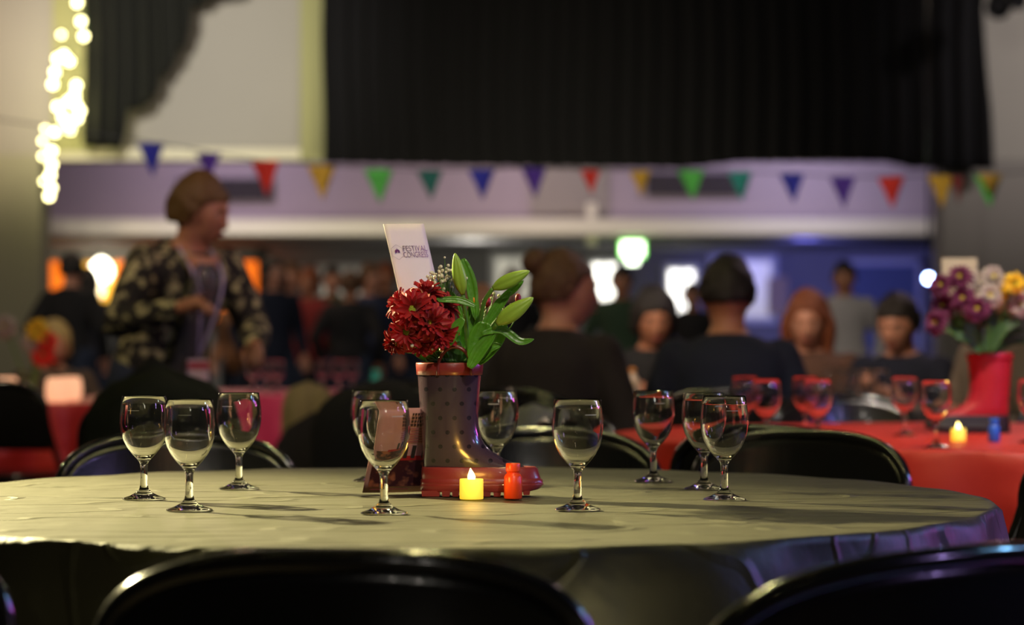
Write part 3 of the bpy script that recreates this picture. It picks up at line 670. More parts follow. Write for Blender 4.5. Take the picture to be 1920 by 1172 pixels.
# ------------------------------------------------------------ flowers
M_GRN = mat('leaf_green', (.085, .26, .018, 1), .28, var=.35, vscale=60, bump=.12, bscale=120, coat=.15, sss=.1, spec=.5)
M_DGRN = mat('leaf_dark', (.025, .09, .012, 1), .45, var=.3, vscale=60, bump=.1)
M_BUD = mat('lily_bud', (.30, .48, .05, 1), .38, var=.25, vscale=70, bump=.06, bscale=100, sss=.15, stretch=(1, 1, .2))
M_STEM = mat('stem_green', (.10, .25, .03, 1), .45, var=.2)
def leaf_mesh(pts, wid, fold=.25, up=Vector((0, -1, .25)), n=5):
    path = smoothpath(pts, 6); rows = []; N = len(path)
    for i, p in enumerate(path):
        t = (path[min(N - 1, i + 1)] - path[max(0, i - 1)]).normalized(); s = t.cross(up).normalized(); nn = s.cross(t).normalized()
        u = i / (N - 1); wv = wid * (math.sin(PI * min(1, u * .93 + .07)) ** .75) * .5 + 1e-4
        rows.append([p + s * wv * q - nn * (fold * wv * (1 - abs(q)) ** 1.0) + nn * .0006 * math.sin(q * 9) for q in [-1 + 2 * k / (2 * n) for k in range(2 * n + 1)]])
    bm = bmesh.new(); ring_mesh(bm, rows, closed_ring=False, cap0=False, cap1=False); return fin(bm)
def bud_mesh(Ln, r):
    bm = bmesh.new(); rings = []
    for j in range(19):
        v = j / 18; rr = r * (math.sin(PI * (v ** .85) * .96 + .04) ** .72) * (1 - .18 * v) if 0 < v < 1 else .0008
        if v < .15: rr = max(rr, r * .28)
        ring = []
        for k in range(30):
            a = k / 30 * 2 * PI; g = 1 + .07 * math.cos(3 * a) - .10 * math.exp(-((((a * 3 / PI) % 2) - 1) / .16) ** 2)
            ring.append(Vector((rr * g * math.cos(a + v * .3), rr * g * math.sin(a + v * .3), Ln * v)))
        rings.append(ring)
    ring_mesh(bm, rings); return fin(bm)
def part_leaf(t, px, wid, Y=3.45, m=M_GRN, name='leaf', fold=.25, up=Vector((0, -1, .25))):
    pts = [P(a[0], a[1], a[2] if len(a) > 2 else Y) - t.location for a in px]
    o = link(name, leaf_mesh(pts, wid * Y / F, fold, up), m, t); md = o.modifiers.new('s', 'SOLIDIFY'); md.thickness = .0006; return o
t = thing('lily_spray', 'green lily stem with three closed buds and broad leaves in the dotted boot', 'flower', P(875, 690, 3.48))
for base, tip, r, Y, m2 in (((868, 552), (853, 475), 14, 3.44, 1), ((924, 541), (993, 508), 14.5, 3.43, 1), ((932, 607), (1000, 558), 17, 3.41, 1)):
    a = P(base[0], base[1], Y); b = P(tip[0], tip[1], Y - .012); o = link('bud', bud_mesh((b - a).length, r * Y / F), M_BUD, t)
    o.location = a - t.location; o.rotation_euler = (b - a).to_track_quat('Z', 'Y').to_euler()
for pts in ([(868, 553, 3.44), (873, 600, 3.46), (876, 650, 3.48), (872, 700, 3.49)], [(924, 541, 3.43), (908, 566, 3.44), (899, 610, 3.46), (885, 655, 3.48), (872, 710, 3.49)],
            [(932, 607, 3.41), (914, 632, 3.44), (896, 660, 3.46), (875, 710, 3.49)]):
    bm = bmesh.new(); tube(bm, smoothpath([P(*q) - t.location for q in pts], 5), .0031, 8); link('stem', fin(bm), M_STEM, t)
for px, wd, Y in (([(893, 575), (858, 562), (805, 563)], 13, 3.42), ([(868, 485), (884, 535), (891, 600)], 22, 3.47), ([(891, 560), (884, 610), (879, 660)], 26, 3.48),
                  ([(908, 604), (900, 640), (884, 682)], 46, 3.43), ([(869, 597), (853, 618), (843, 649)], 20, 3.42), ([(905, 618), (935, 572), (958, 545)], 20, 3.45),
                  ([(938, 560), (960, 545), (982, 526)], 14, 3.45), ([(902, 626), (940, 618), (975, 640), (1001, 636)], 17, 3.42), ([(900, 676), (918, 652), (941, 647)], 18, 3.44),
                  ([(896, 682), (928, 640), (950, 606)], 30, 3.45), ([(868, 600), (848, 560), (838, 545)], 18, 3.49), ([(880, 690), (900, 655), (930, 622)], 26, 3.42),
                  ([(872, 690), (866, 640), (862, 600)], 22, 3.5)):
    part_leaf(t, px, wd, Y)
# chrysanthemums: every petal its own object
def petal_mesh(Ln, wd, curl=.25):
    bm = bmesh.new(); rows = []
    for i in range(6):
        u = i / 5; wv = wd / 2 * (math.sin(PI * (.12 + .80 * u)) ** .6); z = Ln * curl * (u ** 2) * -.5 + Ln * .12 * math.sin(u * PI)
        rows.append([Vector((Ln * u, wv * q, z + wd * .22 * q * q)) for q in (-1, -.45, 0, .45, 1)])
    ring_mesh(bm, rows, closed_ring=False, cap0=False, cap1=False); return fin(bm)
M_PET = mat('red_petal', (.30, .003, .006, 1), .55, var=.45, vscale=70, sheen=.1, spec=.35)
M_PETP = mat('purple_petal', (.13, .012, .065, 1), .7, var=.3, vscale=40)
M_PETW = mat('white_petal', (.45, .38, .33, 1), .7, var=.1); M_PETY = mat('yellow_petal', (.85, .55, .02, 1), .6, var=.1)
PM = petal_mesh(.0235, .0085); PM2 = petal_mesh(.0195, .0080, -.2)
def mum(c, nrm, label, mp, s=1, base=None, group=None, centre=(.25, .33, .03, 1), full=1.0):
    t = thing('chrysanthemum', label, 'flower', c, 0, group); q = Vector(nrm).to_track_quat('Z', 'Y'); t.rotation_mode = 'QUATERNION'; t.rotation_quaternion = q
    ms = []
    for src in (PM, PM2):
        key = mp.name + src.name
        if key not in mum_cache: me_ = src.copy(); me_.materials.clear(); me_.materials.append(mp); mum_cache[key] = me_
        ms.append(mum_cache[key])
    for (cnt, pitch, dr, me_, sc) in ((15, -14, .003, ms[0], 1.0), (14, 12, .0028, ms[0], .96), (12, 36, .0024, ms[1], .95), (9, 58, .002, ms[1], .8)):
        if pitch > 50 and full < 1: continue
        for k in range(cnt):
            a = (k + random.uniform(-.25, .25) + pitch * .01) / cnt * 2 * PI; o = link('petal', me_, None, t)
            o.rotation_euler = (random.uniform(-.25, .25), -R(pitch + random.uniform(-9, 9)), a); o.location = (dr * math.cos(a) * s, dr * math.sin(a) * s, (pitch + 14) * .00004)
            f = sc * s * random.uniform(.88, 1.08); o.scale = (f, f, f)
    bm = bmesh.new(); bmesh.ops.create_icosphere(bm, subdivisions=2, radius=.0062 * s)
    for v in bm.verts: v.co.z = v.co.z * .6 + .003 * s; v.co *= 1 + .06 * noise.noise(v.co * 900)
    link('flower_centre', fin(bm), mat('centre%.2f' % centre[0], centre, .7, bump=.4, bscale=500), t)
    if base is not None:
        inv = q.inverted(); b_ = inv @ (Vector(base) - Vector(c)); m_ = inv @ ((Vector(base) + Vector(c)) / 2 - Vector(c)) * .8
        bm = bmesh.new(); tube(bm, smoothpath([(0, 0, 0), (0, 0, -.012 * s), m_ + Vector((0, 0, -.006)), b_], 5), .0018 * s, 7); link('stem', fin(bm), M_STEM, t)
    return t
mum_cache = {}
GF = 'dark red chrysanthemums in the dotted boot'
for x, y, Y, n, s, l, fl in ((775, 582, 3.40, (-.25, -1, .2), 1.22, 'dark red chrysanthemum with open green centre facing the camera', .9),
                             (764, 621, 3.41, (-.35, -1, -.25), 1.1, 'dark red chrysanthemum below the open one, dark green centre', .9),
                             (805, 603, 3.40, (.2, -1, -.1), 1.15, 'dark red chrysanthemum with yellow centre next to the lily leaves', 1),
                             (798, 556, 3.43, (.1, -.35, 1), 1.25, 'topmost dark red chrysanthemum, petals raised under the card', 1),
                             (756, 573, 3.44, (-.8, -.3, .7), 1.2, 'dark red chrysanthemum at the left shoulder of the bunch', 1),
                             (829, 575, 3.45, (.6, -.3, .75), 1.15, 'dark red chrysanthemum beside the baby breath', 1),
                             (824, 625, 3.42, (.3, -1, -.5), 1.1, 'shaded dark red chrysanthemum low in the bunch by the hanging leaf', 1),
                             (742, 641, 3.43, (-.8, -.6, -.7), .85, 'small dark red chrysanthemum drooping at the lower left', 1),
                             (790, 642, 3.43, (0, -1, -.7), .95, 'shaded dark red chrysanthemum at the underside of the bunch', 1)):
    mum(P(x, y, Y), n, l, M_PET, s, P(845 + (x - 790) * .12, 690, 3.49), GF, (.30, .38, .02, 1) if fl < 1 else (.5, .4, .02, 1), fl)
# baby's breath
def gyp(c, r, base, n, label, m):
    t = thing('gypsophila_spray', label, 'flower', c); random.seed(int(c.x * 1000) + n)
    bm = bmesh.new(); bs = bmesh.new()
    for k in range(n):
        d = Vector((random.gauss(0, .55), random.gauss(0, .4), random.gauss(.15, .6))) * r
        q = bmesh.ops.create_icosphere(bm, subdivisions=2, radius=random.uniform(.0014, .0028)); 
        for v in q['verts']: v.co += d
        tube(bs, [d, d * .45 + (Vector(base) - c) * .2, Vector(base) - c], [.0003, .0005, .0006], 4)
    tag(link('blossoms', fin(bm), m, t), kind='stuff'); tag(link('stems', fin(bs), M_STEM, t), kind='stuff')
M_GYP = mat('gyp_white', (.75, .70, .50, 1), .6)
gyp(P(831, 527, 3.47), .019, P(850, 690, 3.5), 80, 'spray of tiny cream baby breath flowers beside the card', M_GYP)
gyp(P(928, 590, 3.5), .024, P(870, 690, 3.5), 40, 'loose baby breath behind the two right lily buds', mat('gyp_green', (.32, .34, .14, 1), .6))
gyp(P(785, 650, 3.43), .022, P(840, 690, 3.5), 22, 'sparse white baby breath below the red flowers', M_GYP)
t = thing('fern_greenery', 'dark green leaves hanging over the rim of the boot', 'foliage', P(830, 690, 3.48))
for px, wd, Y in (([(835, 688), (800, 668), (756, 643)], 22, 3.48), ([(842, 690), (812, 655), (790, 640)], 26, 3.47), ([(850, 688), (838, 650), (835, 615)], 24, 3.47), ([(858, 690), (880, 668), (905, 664)], 22, 3.475),
                  ([(838, 690), (815, 676), (798, 672)], 24, 3.465), ([(850, 692), (852, 662), (862, 640)], 30, 3.47), ([(862, 692), (884, 676), (896, 672)], 18, 3.465), ([(848, 692), (826, 664), (812, 650)], 28, 3.5), ([(870, 690), (905, 672), (908, 678)], 14, 3.47)):
    part_leaf(t, px, wd, Y, M_DGRN)
for x, y, c, l in ((889, 563, (.9, .25, .01, 1), 'tiny orange petal bud between the lily buds'), (914, 567, (.4, .01, .01, 1), 'tiny red bud behind the lily stem'), (971, 560, (.35, .02, .02, 1), 'tiny red bud above the lowest lily bud')):
    bm = bmesh.new(); bmesh.ops.create_icosphere(bm, subdivisions=2, radius=.0045)
    for v in bm.verts: v.co.z *= 1.7; v.co.x *= 1 + .2 * math.cos(3 * math.atan2(v.co.y, v.co.x))
    o = link('flower_bud', fin(bm), mat('tinybud%.2f' % c[0], c, .5)); o.location = P(x, y, 3.475); tag(o, l, 'flower')
    bm = bmesh.new(); tube(bm, smoothpath([(0, 0, -.006), (-.01, .005, -.04), P(872, 692, 3.5) - P(x, y, 3.475)], 5), .0008, 6); link('stem', fin(bm), M_STEM, o)

# ------------------------------------------------------------ card with the lettering
tl = P(719, 420, 3.505); ux = .0565; ud = .046; vx = .0305; hgt = .150; vd = -ux * vx / ud
U = Vector((ux, ud, .003)); V = Vector((vx, vd, -hgt)); wd = U.length; ht = V.length; U.normalize(); V = (V - U * V.dot(U)).normalized(); N = U.cross(V).normalized()
t = thing('place_card', 'tall white card with purple lettering standing in the bouquet', 'card', tl)
mrot = Matrix((U, -V, -N * -1)).transposed() if False else Matrix((U, -V, U.cross(-V))).transposed()
t.rotation_euler = mrot.to_euler()
bm = bmesh.new(); rows = []
for j in range(13):
    rows.append([Vector((wd * i / 8, -ht * j / 12, .0015 * math.sin(i / 8 * PI) * math.sin(j / 12 * 2.5))) for i in range(9)])
ring_mesh(bm, rows, closed_ring=False, cap0=False, cap1=False); o = link('card_sheet', fin(bm), mat('card_white', (.78, .66, .63, 1), .55, var=.04, vscale=25), t)
o.modifiers.new('s', 'SOLIDIFY').thickness = .0005
mi = mat('purple_ink', (.2, .04, .17, 1), .6); nt = mi.node_tree
tc = nt.nodes.new('ShaderNodeTexCoord'); sp = nt.nodes.new('ShaderNodeSeparateXYZ'); rmp = nt.nodes.new('ShaderNodeValToRGB'); mm = nt.nodes.new('ShaderNodeMath'); mm.operation = 'MULTIPLY'
nt.links.new(tc.outputs['Object'], sp.inputs[0]); nt.links.new(sp.outputs['X'], mm.inputs[0]); mm.inputs[1].default_value = 1 / .045
nt.links.new(mm.outputs[0], rmp.inputs[0]); rmp.color_ramp.elements[0].color = (.10, .045, .04, 1); rmp.color_ramp.elements[1].color = (.30, .10, .32, 1)
nt.links.new(rmp.outputs[0], nt.nodes['Principled BSDF'].inputs['Base Color'])
def text_mesh(s, width, height):
    cu = bpy.data.curves.new('t', 'FONT'); cu.body = s; cu.offset = -.006; o = bpy.data.objects.new('t', cu); COL.objects.link(o)
    bpy.context.view_layer.update(); dg = bpy.context.evaluated_depsgraph_get(); me = bpy.data.meshes.new_from_object(o.evaluated_get(dg)); bpy.data.objects.remove(o)
    xs = [v.co.x for v in me.vertices]; ys = [v.co.y for v in me.vertices]; sx = width / (max(xs) - min(xs)); sy = height / (max(ys) - min(ys)); x0, y0 = min(xs), min(ys)
    for v in me.vertices: v.co = Vector(((v.co.x - x0) * sx, (v.co.y - y0) * sy, 0))
    me.materials.clear(); return me
sc_ = wd / 73.5                                   # card units per photo pixel across
hs = 3.505 / F * (ht / hgt)
for s, x, y, w_, h_ in (('FESTIVAL', 32.3, 50.0, 43.5, 10.2), ('CONGRESS', 31.0, 61.8, 44.0, 10.2)):
    me = text_mesh(s, w_ * sc_, h_ * hs); o = link('lettering', me, mi, t); o.location = (x * sc_ - .0212 * 0 - (y / 1) * 0 - .2 * 0, 0, 0)
    # the sheet's own x runs along its top edge; sheet points at row y are offset by the lean, so place in sheet axes
    o.location = ((x - .0) * sc_ - 8.5 * sc_, -(y + 13.0 - 10) * hs, .0022)
bm = bmesh.new()
def hexa(r): return [Vector((r * math.cos(R(90 + 60 * k)) * 1.0, r * math.sin(R(90 + 60 * k)) * 1.0, 0)) for k in range(6)]
A, B = hexa(.0118), hexa(.0113); va = [bm.verts.new(p) for p in A]; vb = [bm.verts.new(p) for p in B]
for k in range(6): bm.faces.new((va[k], va[(k + 1) % 6], vb[(k + 1) % 6], vb[k]))
o = link('emblem', fin(bm, False), mat('emblem_line', (.36, .25, .28, 1), .6), t); o.location = (12.2 * sc_, -(44.5 + 10) * hs, .0022)
bm = bmesh.new()
em = [(-.0042, -.002), (-.0042, .0012), (-.0030, .0024), (-.0030, .0034), (-.0018, .0026), (-.0008, .0034), (0, .0056), (.0008, .0034), (.0018, .0026), (.0030, .0034), (.0030, .0024), (.0042, .0012), (.0042, -.002), (.0015, -.002), (.0008, 0), (-.0008, 0), (-.0015, -.002)]
bm.faces.new([bm.verts.new((x, y + .001, 0)) for x, y in em])
o = link('emblem', fin(bm, False), mat('emblem_fill', (.12, .015, .10, 1), .6), t); o.location = (12.2 * sc_, -(44.5 + 10) * hs, .0024)

# ------------------------------------------------------------ leaflet leaning behind the glass
def quad3(tlp, trp, brp, blp, n=10, bow=0):
    return [[(tlp.lerp(trp, i / n)).lerp(blp.lerp(brp, i / n), j / n) + Vector((0, bow * math.sin(i / n * PI), 0)) for i in range(n + 1)] for j in range(n + 1)]
bL = P(681, 925, 3.55); bL.z = ZT + .002
Uw = Vector((.072, .028, 0)); tilt = Vector((.047, -.12 * .0, .117)); tilt.y = -Uw.x * tilt.x / Uw.y * .0 + .03
bL.y = 3.53
t = thing('leaflet', 'pink printed leaflet leaning against the back of the dotted boot', 'leaflet', bL)
x_ax = Vector((.9315, .3638, 0)); y_ax = Vector((.347, -.0, .9)); y_ax = (y_ax - x_ax * y_ax.dot(x_ax)).normalized(); 
if True:
    # a true rectangle: across and up the sheet at right angles
    y_ax = Vector((.37, -.37 * .9315 / .3638 * .45, .85)); y_ax = (y_ax - x_ax * y_ax.dot(x_ax)); y_ax.normalize()
t.rotation_euler = Matrix((x_ax, y_ax, x_ax.cross(y_ax))).transposed().to_euler()
W_, H_ = .098, .148
bm = bmesh.new(); ring_mesh(bm, [[Vector((W_ * i / 8, H_ * j / 8, .001 * math.sin(i / 8 * PI))) for i in range(9)] for j in range(9)], closed_ring=False, cap0=False, cap1=False)
o = link('paper_sheet', fin(bm), mat('leaflet_pink', (.50, .26, .25, 1), .5, var=.05), t); o.modifiers.new('s', 'SOLIDIFY').thickness = .0004
mf = two_tone('leaflet_photo', (.05, .012, .016, 1), (.35, .12, .06, 1), 55, .45, .48, .62)
bm = bmesh.new(); flat_ = lambda x0, x1, y0, y1, z=.0022: bm.faces.new([bm.verts.new(p) for p in ((x0, y0, z), (x1, y0, z), (x1, y1, z), (x0, y1, z))])
flat_(.006, W_ - .006, .012, .062); link('printed_photo', fin(bm, False), mf, t)
bm = bmesh.new(); flat_(.03, W_ - .006, .058, .066, .0025); link('red_band', fin(bm, False), mat('print_red', (.35, .02, .02, 1), .5), t)
bm = bmesh.new(); flat_(.05, .056, .062, .082, .0026); flat_(.062, .068, .062, .084, .0026); flat_(.078, .084, .062, .082, .0026); link('printed_bottles', fin(bm, False), mat('print_dark', (.03, .025, .02, 1), .5), t)
bm = bmesh.new(); random.seed(3)
for r_ in range(4):
    x = .052
    while x < W_ - .008:
        l = random.uniform(.002, .004); flat_(x, x + l, .136 - r_ * .0062, .139 - r_ * .0062 + .001, .0023); x += l + .0012
link('printed_lines', fin(bm, False), mat('print_black', (.04, .02, .02, 1), .5), t)
bm = bmesh.new()
for r_ in range(6): flat_(.052 + .003 * (r_ % 2), W_ - .008, .112 - r_ * .0045, .1135 - r_ * .0045, .0023)
flat_(.01, W_ - .03, .0065, .008, .0023)
link('printed_lines', fin(bm, False), mat('print_rose', (.28, .06, .06, 1), .5), t)

# ------------------------------------------------------------ tealights, bubble bottles
def tealight(x, ybase, label, Y=None, s=1):
    Y = Y or .21 * F / (ybase - HY); t = thing('tealight', label, 'candle', ((x - 960) / F * Y, Y, ZT + .0003)); t.scale = (s, s, s)
    bm = bmesh.new(); lathe(bm, [(0, 0), (.0160, 0), (.0168, .001), (.0168, .027), (.0162, .0285), (.0125, .0282), (.0105, .0255), (0, .025)], 36)
    link('body', fin(bm), mat('candle_body', (.9, .75, .2, 1), .5, emis=(1, .62, .03, 1), estr=.92), t)
    bm = bmesh.new(); rings = []
    for z, r, dx in ((.024, .0035, 0), (.028, .0052, 0), (.032, .0056, 0), (.036, .0042, .0005), (.040, .0022, .0015), (.0435, .0004, .0024)):
        rings.append([Vector((dx * -.6 + r * math.cos(a), r * .8 * math.sin(a), z)) for a in [k / 16 * 2 * PI for k in range(16)]])
    ring_mesh(bm, rings); link('flame', fin(bm), mat('candle_flame', (1, .9, .5, 1), .4, emis=(1, .75, .22, 1), estr=9), t)
    return t
tealight(884, 935, 'lit yellow tealight in front of the dotted boot', 3.41)
light('POINT', P(884, 878, 3.36), None, (1, .5, .08), .16, .01)
tealight(1797, 820, 'lit yellow tealight on the red cloth by the red boot', 5.6)
def bottle(x, Y, label, m, mc, s=1, z=ZT):
    t = thing('bubble_bottle', label, 'bottle', ((x - 960) / F * Y, Y, z + .0003)); t.scale = (s, s, s)
    bm = bmesh.new(); lathe(bm, [(0, 0), (.0118, 0), (.0128, .0015), (.0130, .020), (.0127, .031), (.0108, .0345), (.0088, .0365), (.0085, .041), (0, .041)], 32); link('body', fin(bm), m, t)
    bm = bmesh.new(); lathe(bm, [(0, .038), (.0098, .038), (.0103, .0395), (.0103, .049), (.0097, .0505), (0, .0508)], 32)
    link('cap', fin(bm), mc, t); return t
M_OB = mat('orange_red_plastic', (.95, .085, .01, 1), .35, sss=.3, coat=.2); M_BB = mat('blue_plastic', (.02, .12, .6, 1), .35, sss=.2)
bottle(962, 3.415, 'orange-red bubble bottle at the toe of the dotted boot', M_OB, M_OB)
bottle(1864, 5.55, 'blue bubble bottle beside the red boot', M_BB, M_BB, 1.05)
bottle(705, 12.2, 'teal bottle on the magenta-lit table near the dark coats', mat('teal_plastic', (.02, .3, .22, 1), .3), mat('teal_plastic', (0, 0, 0, 1)), 2.2)
# bottles on the seated group's table
for x, c, l, s in ((1186, (.75, .6, .5, 1), 'pale water bottle with orange cap on the seated group table', .78), (1150, (.5, .5, .55, 1), 'clear water bottle left of the pale one', .62)):
    t = thing('water_bottle', l, 'bottle', ((x - 960) / F * 8.4, 8.4, ZT)); t.scale = (s, s, s)
    bm = bmesh.new(); lathe(bm, [(0, 0), (.034, .0), (.036, .004), (.036, .11), (.034, .13), (.02, .155), (.013, .165), (.013, .175), (0, .175)], 24); link('body', fin(bm), mat('bottle%.2f' % c[0], c, .2, coat=.5), t)
    bm = bmesh.new(); lathe(bm, [(0, .172), (.015, .172), (.015, .19), (0, .191)], 20); link('cap', fin(bm), mat('orange_cap', (.7, .25, .02, 1), .4), t)
    bm = bmesh.new(); lathe(bm, [(.0362, .04), (.0366, .041), (.0366, .09), (.0362, .091)], 24); link('wrapper', fin(bm), mat('wrap_lilac', (.5, .45, .7, 1), .5), t)

# ------------------------------------------------------------ red boot with bouquet
rb = Vector(((1830 - 960) / F * 6.15, 6.15, bz))
M_RB = mat('red_boot_rubber', (.42, .02, .035, 1), .35, coat=.2, bump=.06, bscale=120, var=.25, vscale=60, stretch=(1, 1, 5)); M_BK = mat('black_rubber', (.01, .01, .011, 1), .5)
boot('rubber_boot', 'red rubber boot with black sole holding the purple and yellow bouquet', rb, M_RB, M_BK, M_BK, -1, M_RB, 1.06, 0, False).scale[0] = -1.22
bc = P(1850, 655, 6.15)
GP = 'flowers in the red boot'; random.seed(12)
sp_ = [(1765, 535, 'p', 'upper left purple chrysanthemum of the far bouquet'), (1800, 520, 'p', 'topmost purple chrysanthemum of the far bouquet'), (1768, 575, 'p', 'left purple chrysanthemum of the far bouquet'), (1805, 560, 'p', 'middle purple chrysanthemum of the far bouquet'),
       (1755, 605, 'p', 'lowest left purple chrysanthemum of the far bouquet'), (1832, 580, 'p', 'purple chrysanthemum under the white ones'), (1838, 530, 'w', 'left white chrysanthemum of the far bouquet'), (1862, 520, 'w', 'upper right white chrysanthemum of the far bouquet'),
       (1855, 555, 'w', 'lower white chrysanthemum of the far bouquet'), (1903, 532, 'y', 'large yellow chrysanthemum of the far bouquet'), (1872, 545, 'y', 'small yellow chrysanthemum of the far bouquet'), (1912, 570, 'w', 'right pale chrysanthemum at the picture edge')]
for x, y, k, l in sp_:
    Y = 6.08 + random.uniform(-.04, .04); d = P(x, y, Y) - bc
    mum(P(x, y, Y), (d.x * 6, -1, d.z * 3), l, {'p': M_PETP, 'w': M_PETW, 'y': M_PETY}[k], 1.35 if k != 'y' else 1.2, bc + Vector((0, 0, -.02)), GP, (.5, .35, .02, 1) if k != 'y' else (.2, .3, .02, 1), .8)
t = thing('bouquet_foliage', 'dark green foliage of the bouquet in the red boot', 'foliage', bc)
for k in range(26):
    a = random.uniform(-1.25, 1.25); ln = random.uniform(60, 110); x1 = 1850 + math.sin(a) * ln; y1 = 655 - math.cos(a) * ln * .9
    part_leaf(t, [(1850 + math.sin(a) * 12, 662), (1850 + math.sin(a) * ln * .5, 655 - math.cos(a) * ln * .5), (x1, y1 + 14)], random.uniform(16, 26), 6.12 + random.uniform(-.05, .08), M_DGRN)
o = boxo('place_card', P(1766, 560, 6.2), P(1832, 484, 6.2) + Vector((0, .002, 0)), mat('card_cream', (.5, .45, .3, 1), .6)); tag(o, 'blank cream card standing behind the purple flowers', 'card')

# ------------------------------------------------------------ people
def head_r(d):          # radius of the head along unit direction d (x right, y forward, z up)
    x, y, z = d
    r = 1 / math.sqrt((x / .076) ** 2 + (y / .098) ** 2 + (z / .118) ** 2)
    if z < 0: r *= 1 - .10 * (abs(x) ** 1.2) * min(1, -z * 1.6)
    if y < 0: r *= 1 + .05 * max(0, z) - .12 * max(0, -z - .3)
    g = lambda cx, cz, s: math.exp(-(((x - cx) ** 2 + (z - cz) ** 2) / s ** 2)) if y > 0 else 0
    r *= 1 - .05 * g(.30, .08, .16) - .05 * g(-.30, .08, .16) + .03 * g(0, .30, .3)
    for cz, s, a in ((.0, .09, .06), (-.12, .10, .13), (-.21, .12, .19), (-.27, .09, .10)): r *= 1 + a * math.exp(-((x / (s * .9)) ** 2 + ((z - cz) / .09) ** 2)) * (1 if y > 0 else 0)
    r *= 1 + .035 * g(0, -.47, .10) * 1.2 + .035 * g(0, -.56, .09) - .02 * g(0, -.515, .03) + .05 * g(0, -.78, .2)
    return r
_ico = None
def ico_dirs(sub=4):
    bm = bmesh.new(); bmesh.ops.create_icosphere(bm, subdivisions=sub, radius=1); return bm
def person(label, loc, deg, sit=True, lean=0, head=(0, 0, 0), hands=None, top=None, low=None, hair='short', hairm=None, skin=None, near=True, H=1.0, sleeves=1.0, elbow_out=.4, fat=0):
    t = thing('person', label, 'person', loc, R(deg - 90)); t.scale = (H, H, H)
    hipz = .525 if sit else .945
    pel = Vector((0, 0, hipz)); ta = Matrix.Rotation(-R(lean), 3, 'X') @ Matrix.Rotation(0, 3, 'Y')
    ax = ta @ Vector((0, 0, 1)); fw = ta @ Vector((0, 1, 0)); sx = Vector((1, 0, 0))
    rt = [(-.10, .10, .09), (-.04, .165, .12), (.05, .168, .122), (.16, .140, .105), (.28, .158, .118), (.38, .178, .118), (.435, .170, .102), (.468, .120, .082), (.492, .070, .064), (.52, .055, .056), (.58, .052, .054)]
    def trings(bm, infl, d0, d1, n=28):
        rings = []
        for d, rx, ry in rt:
            if d < d0 or d > d1: continue
            c = pel + ax * d; rings.append([c + sx * (rx + infl) * math.cos(a) + fw * (ry + infl) * math.sin(a) for a in [k / n * 2 * PI for k in range(n)]])
        ring_mesh(bm, rings)
    hm = Matrix.Translation(pel + ax * .492) @ Euler((R(head[0]), R(head[1]), R(head[2]))).to_matrix().to_4x4() @ Matrix.Translation((0, .018, .125))
    sh = {s: pel + ax * .425 + sx * s * .175 for s in (-1, 1)}
    hands = hands or {}
    arms = {}
    for s in (-1, 1):
        tgt = Vector(hands.get(s, (s * .22, .30, hipz + .22) if sit else (s * .25, .08, hipz - .02)))
        S_ = sh[s]; d = tgt - S_; L1, L2 = .29, .26; Ld = min(d.length, .54); d = d.normalized(); tgt = S_ + d * Ld
        a_ = (L1 * L1 - L2 * L2 + Ld * Ld) / (2 * Ld); hh = math.sqrt(max(0, L1 * L1 - a_ * a_)); pole = Vector((s * elbow_out, -.35, -1)); pole = (pole - d * pole.dot(d)).normalized()
        arms[s] = (S_, S_ + d * a_ + pole * hh, tgt)
    hips = {s: pel + Vector((s * .095, 0, -.02)) for s in (-1, 1)}
    if sit: legs = {s: (hips[s], Vector((s * .12, .43, .50)), Vector((s * .12, .42, .09)), Vector((s * .13, .56, .04))) for s in (-1, 1)}
    else: legs = {s: (hips[s], Vector((s * .105, .02, .49)), Vector((s * .11, -.02, .09)), Vector((s * .125, .13, .04))) for s in (-1, 1)}
    bm = bmesh.new(); trings(bm, 0, -1, .61)
    hb = ico_dirs(4 if near else 3); M4 = hm; pts = {}
    for v in hb.verts: v.co = M4 @ (v.co * head_r(v.co))
    tmp = bpy.data.meshes.new('h'); hb.to_mesh(tmp); hb.free(); bm.from_mesh(tmp); bpy.data.meshes.remove(tmp)
    for s in (-1, 1):                                # ears
        lim = [M4 @ Vector((s * .072, -.006, .02)), M4 @ Vector((s * .080, -.012, .012)), M4 @ Vector((s * .080, -.008, -.012)), M4 @ Vector((s * .074, 0, -.028))]
        limb(bm, lim, [.009, .012, .010, .006], 8)
        a, b, c = arms[s]; limb(bm, [a, a.lerp(b, .5), b, b.lerp(c, .35), c], [.05, .046, .038, .040, .026])
        h0, k0, an, to = legs[s]; limb(bm, [h0, h0.lerp(k0, .5), k0, k0.lerp(an, .35), an, to], [.085, .075, .055, .054, .036, .034])
        fd = (c - b).normalized(); side = fd.cross(Vector((0, 0, 1))).normalized() * s; dn = fd.cross(side).normalized(); dn = dn if dn.z < 0 else -dn
        pal = c + fd * .055; limb(bm, [c, pal, c + fd * .09], [.024, .030, .028], 10)
        for k, (o_, ln) in enumerate(((-.024, .070), (-.008, .080), (.008, .076), (.024, .060))):
            p0 = c + fd * .085 + side * o_; p1 = p0 + (fd + dn * .35).normalized() * ln * .45; p2 = p1 + (fd * .5 + dn).normalized() * ln * .35; p3 = p2 + (dn - fd * .3).normalized() * ln * .25
            limb(bm, [p0, p1, p2, p3], [.0095, .009, .008, .007], 7)
        p0 = c + fd * .03 - side * .022; p1 = p0 + (fd * .7 - side * .8 + dn * .4).normalized() * .035; p2 = p1 + (fd + dn * .5).normalized() * .03; limb(bm, [p0, p1, p2], [.011, .010, .008], 7)
    me = fin(bm)
    if near: me = remesh(me, .0085, 2); me.materials.clear()
    link('body', me, skin, t)
    # clothes
    bm = bmesh.new(); trings(bm, .014 + fat, -.2, .50)
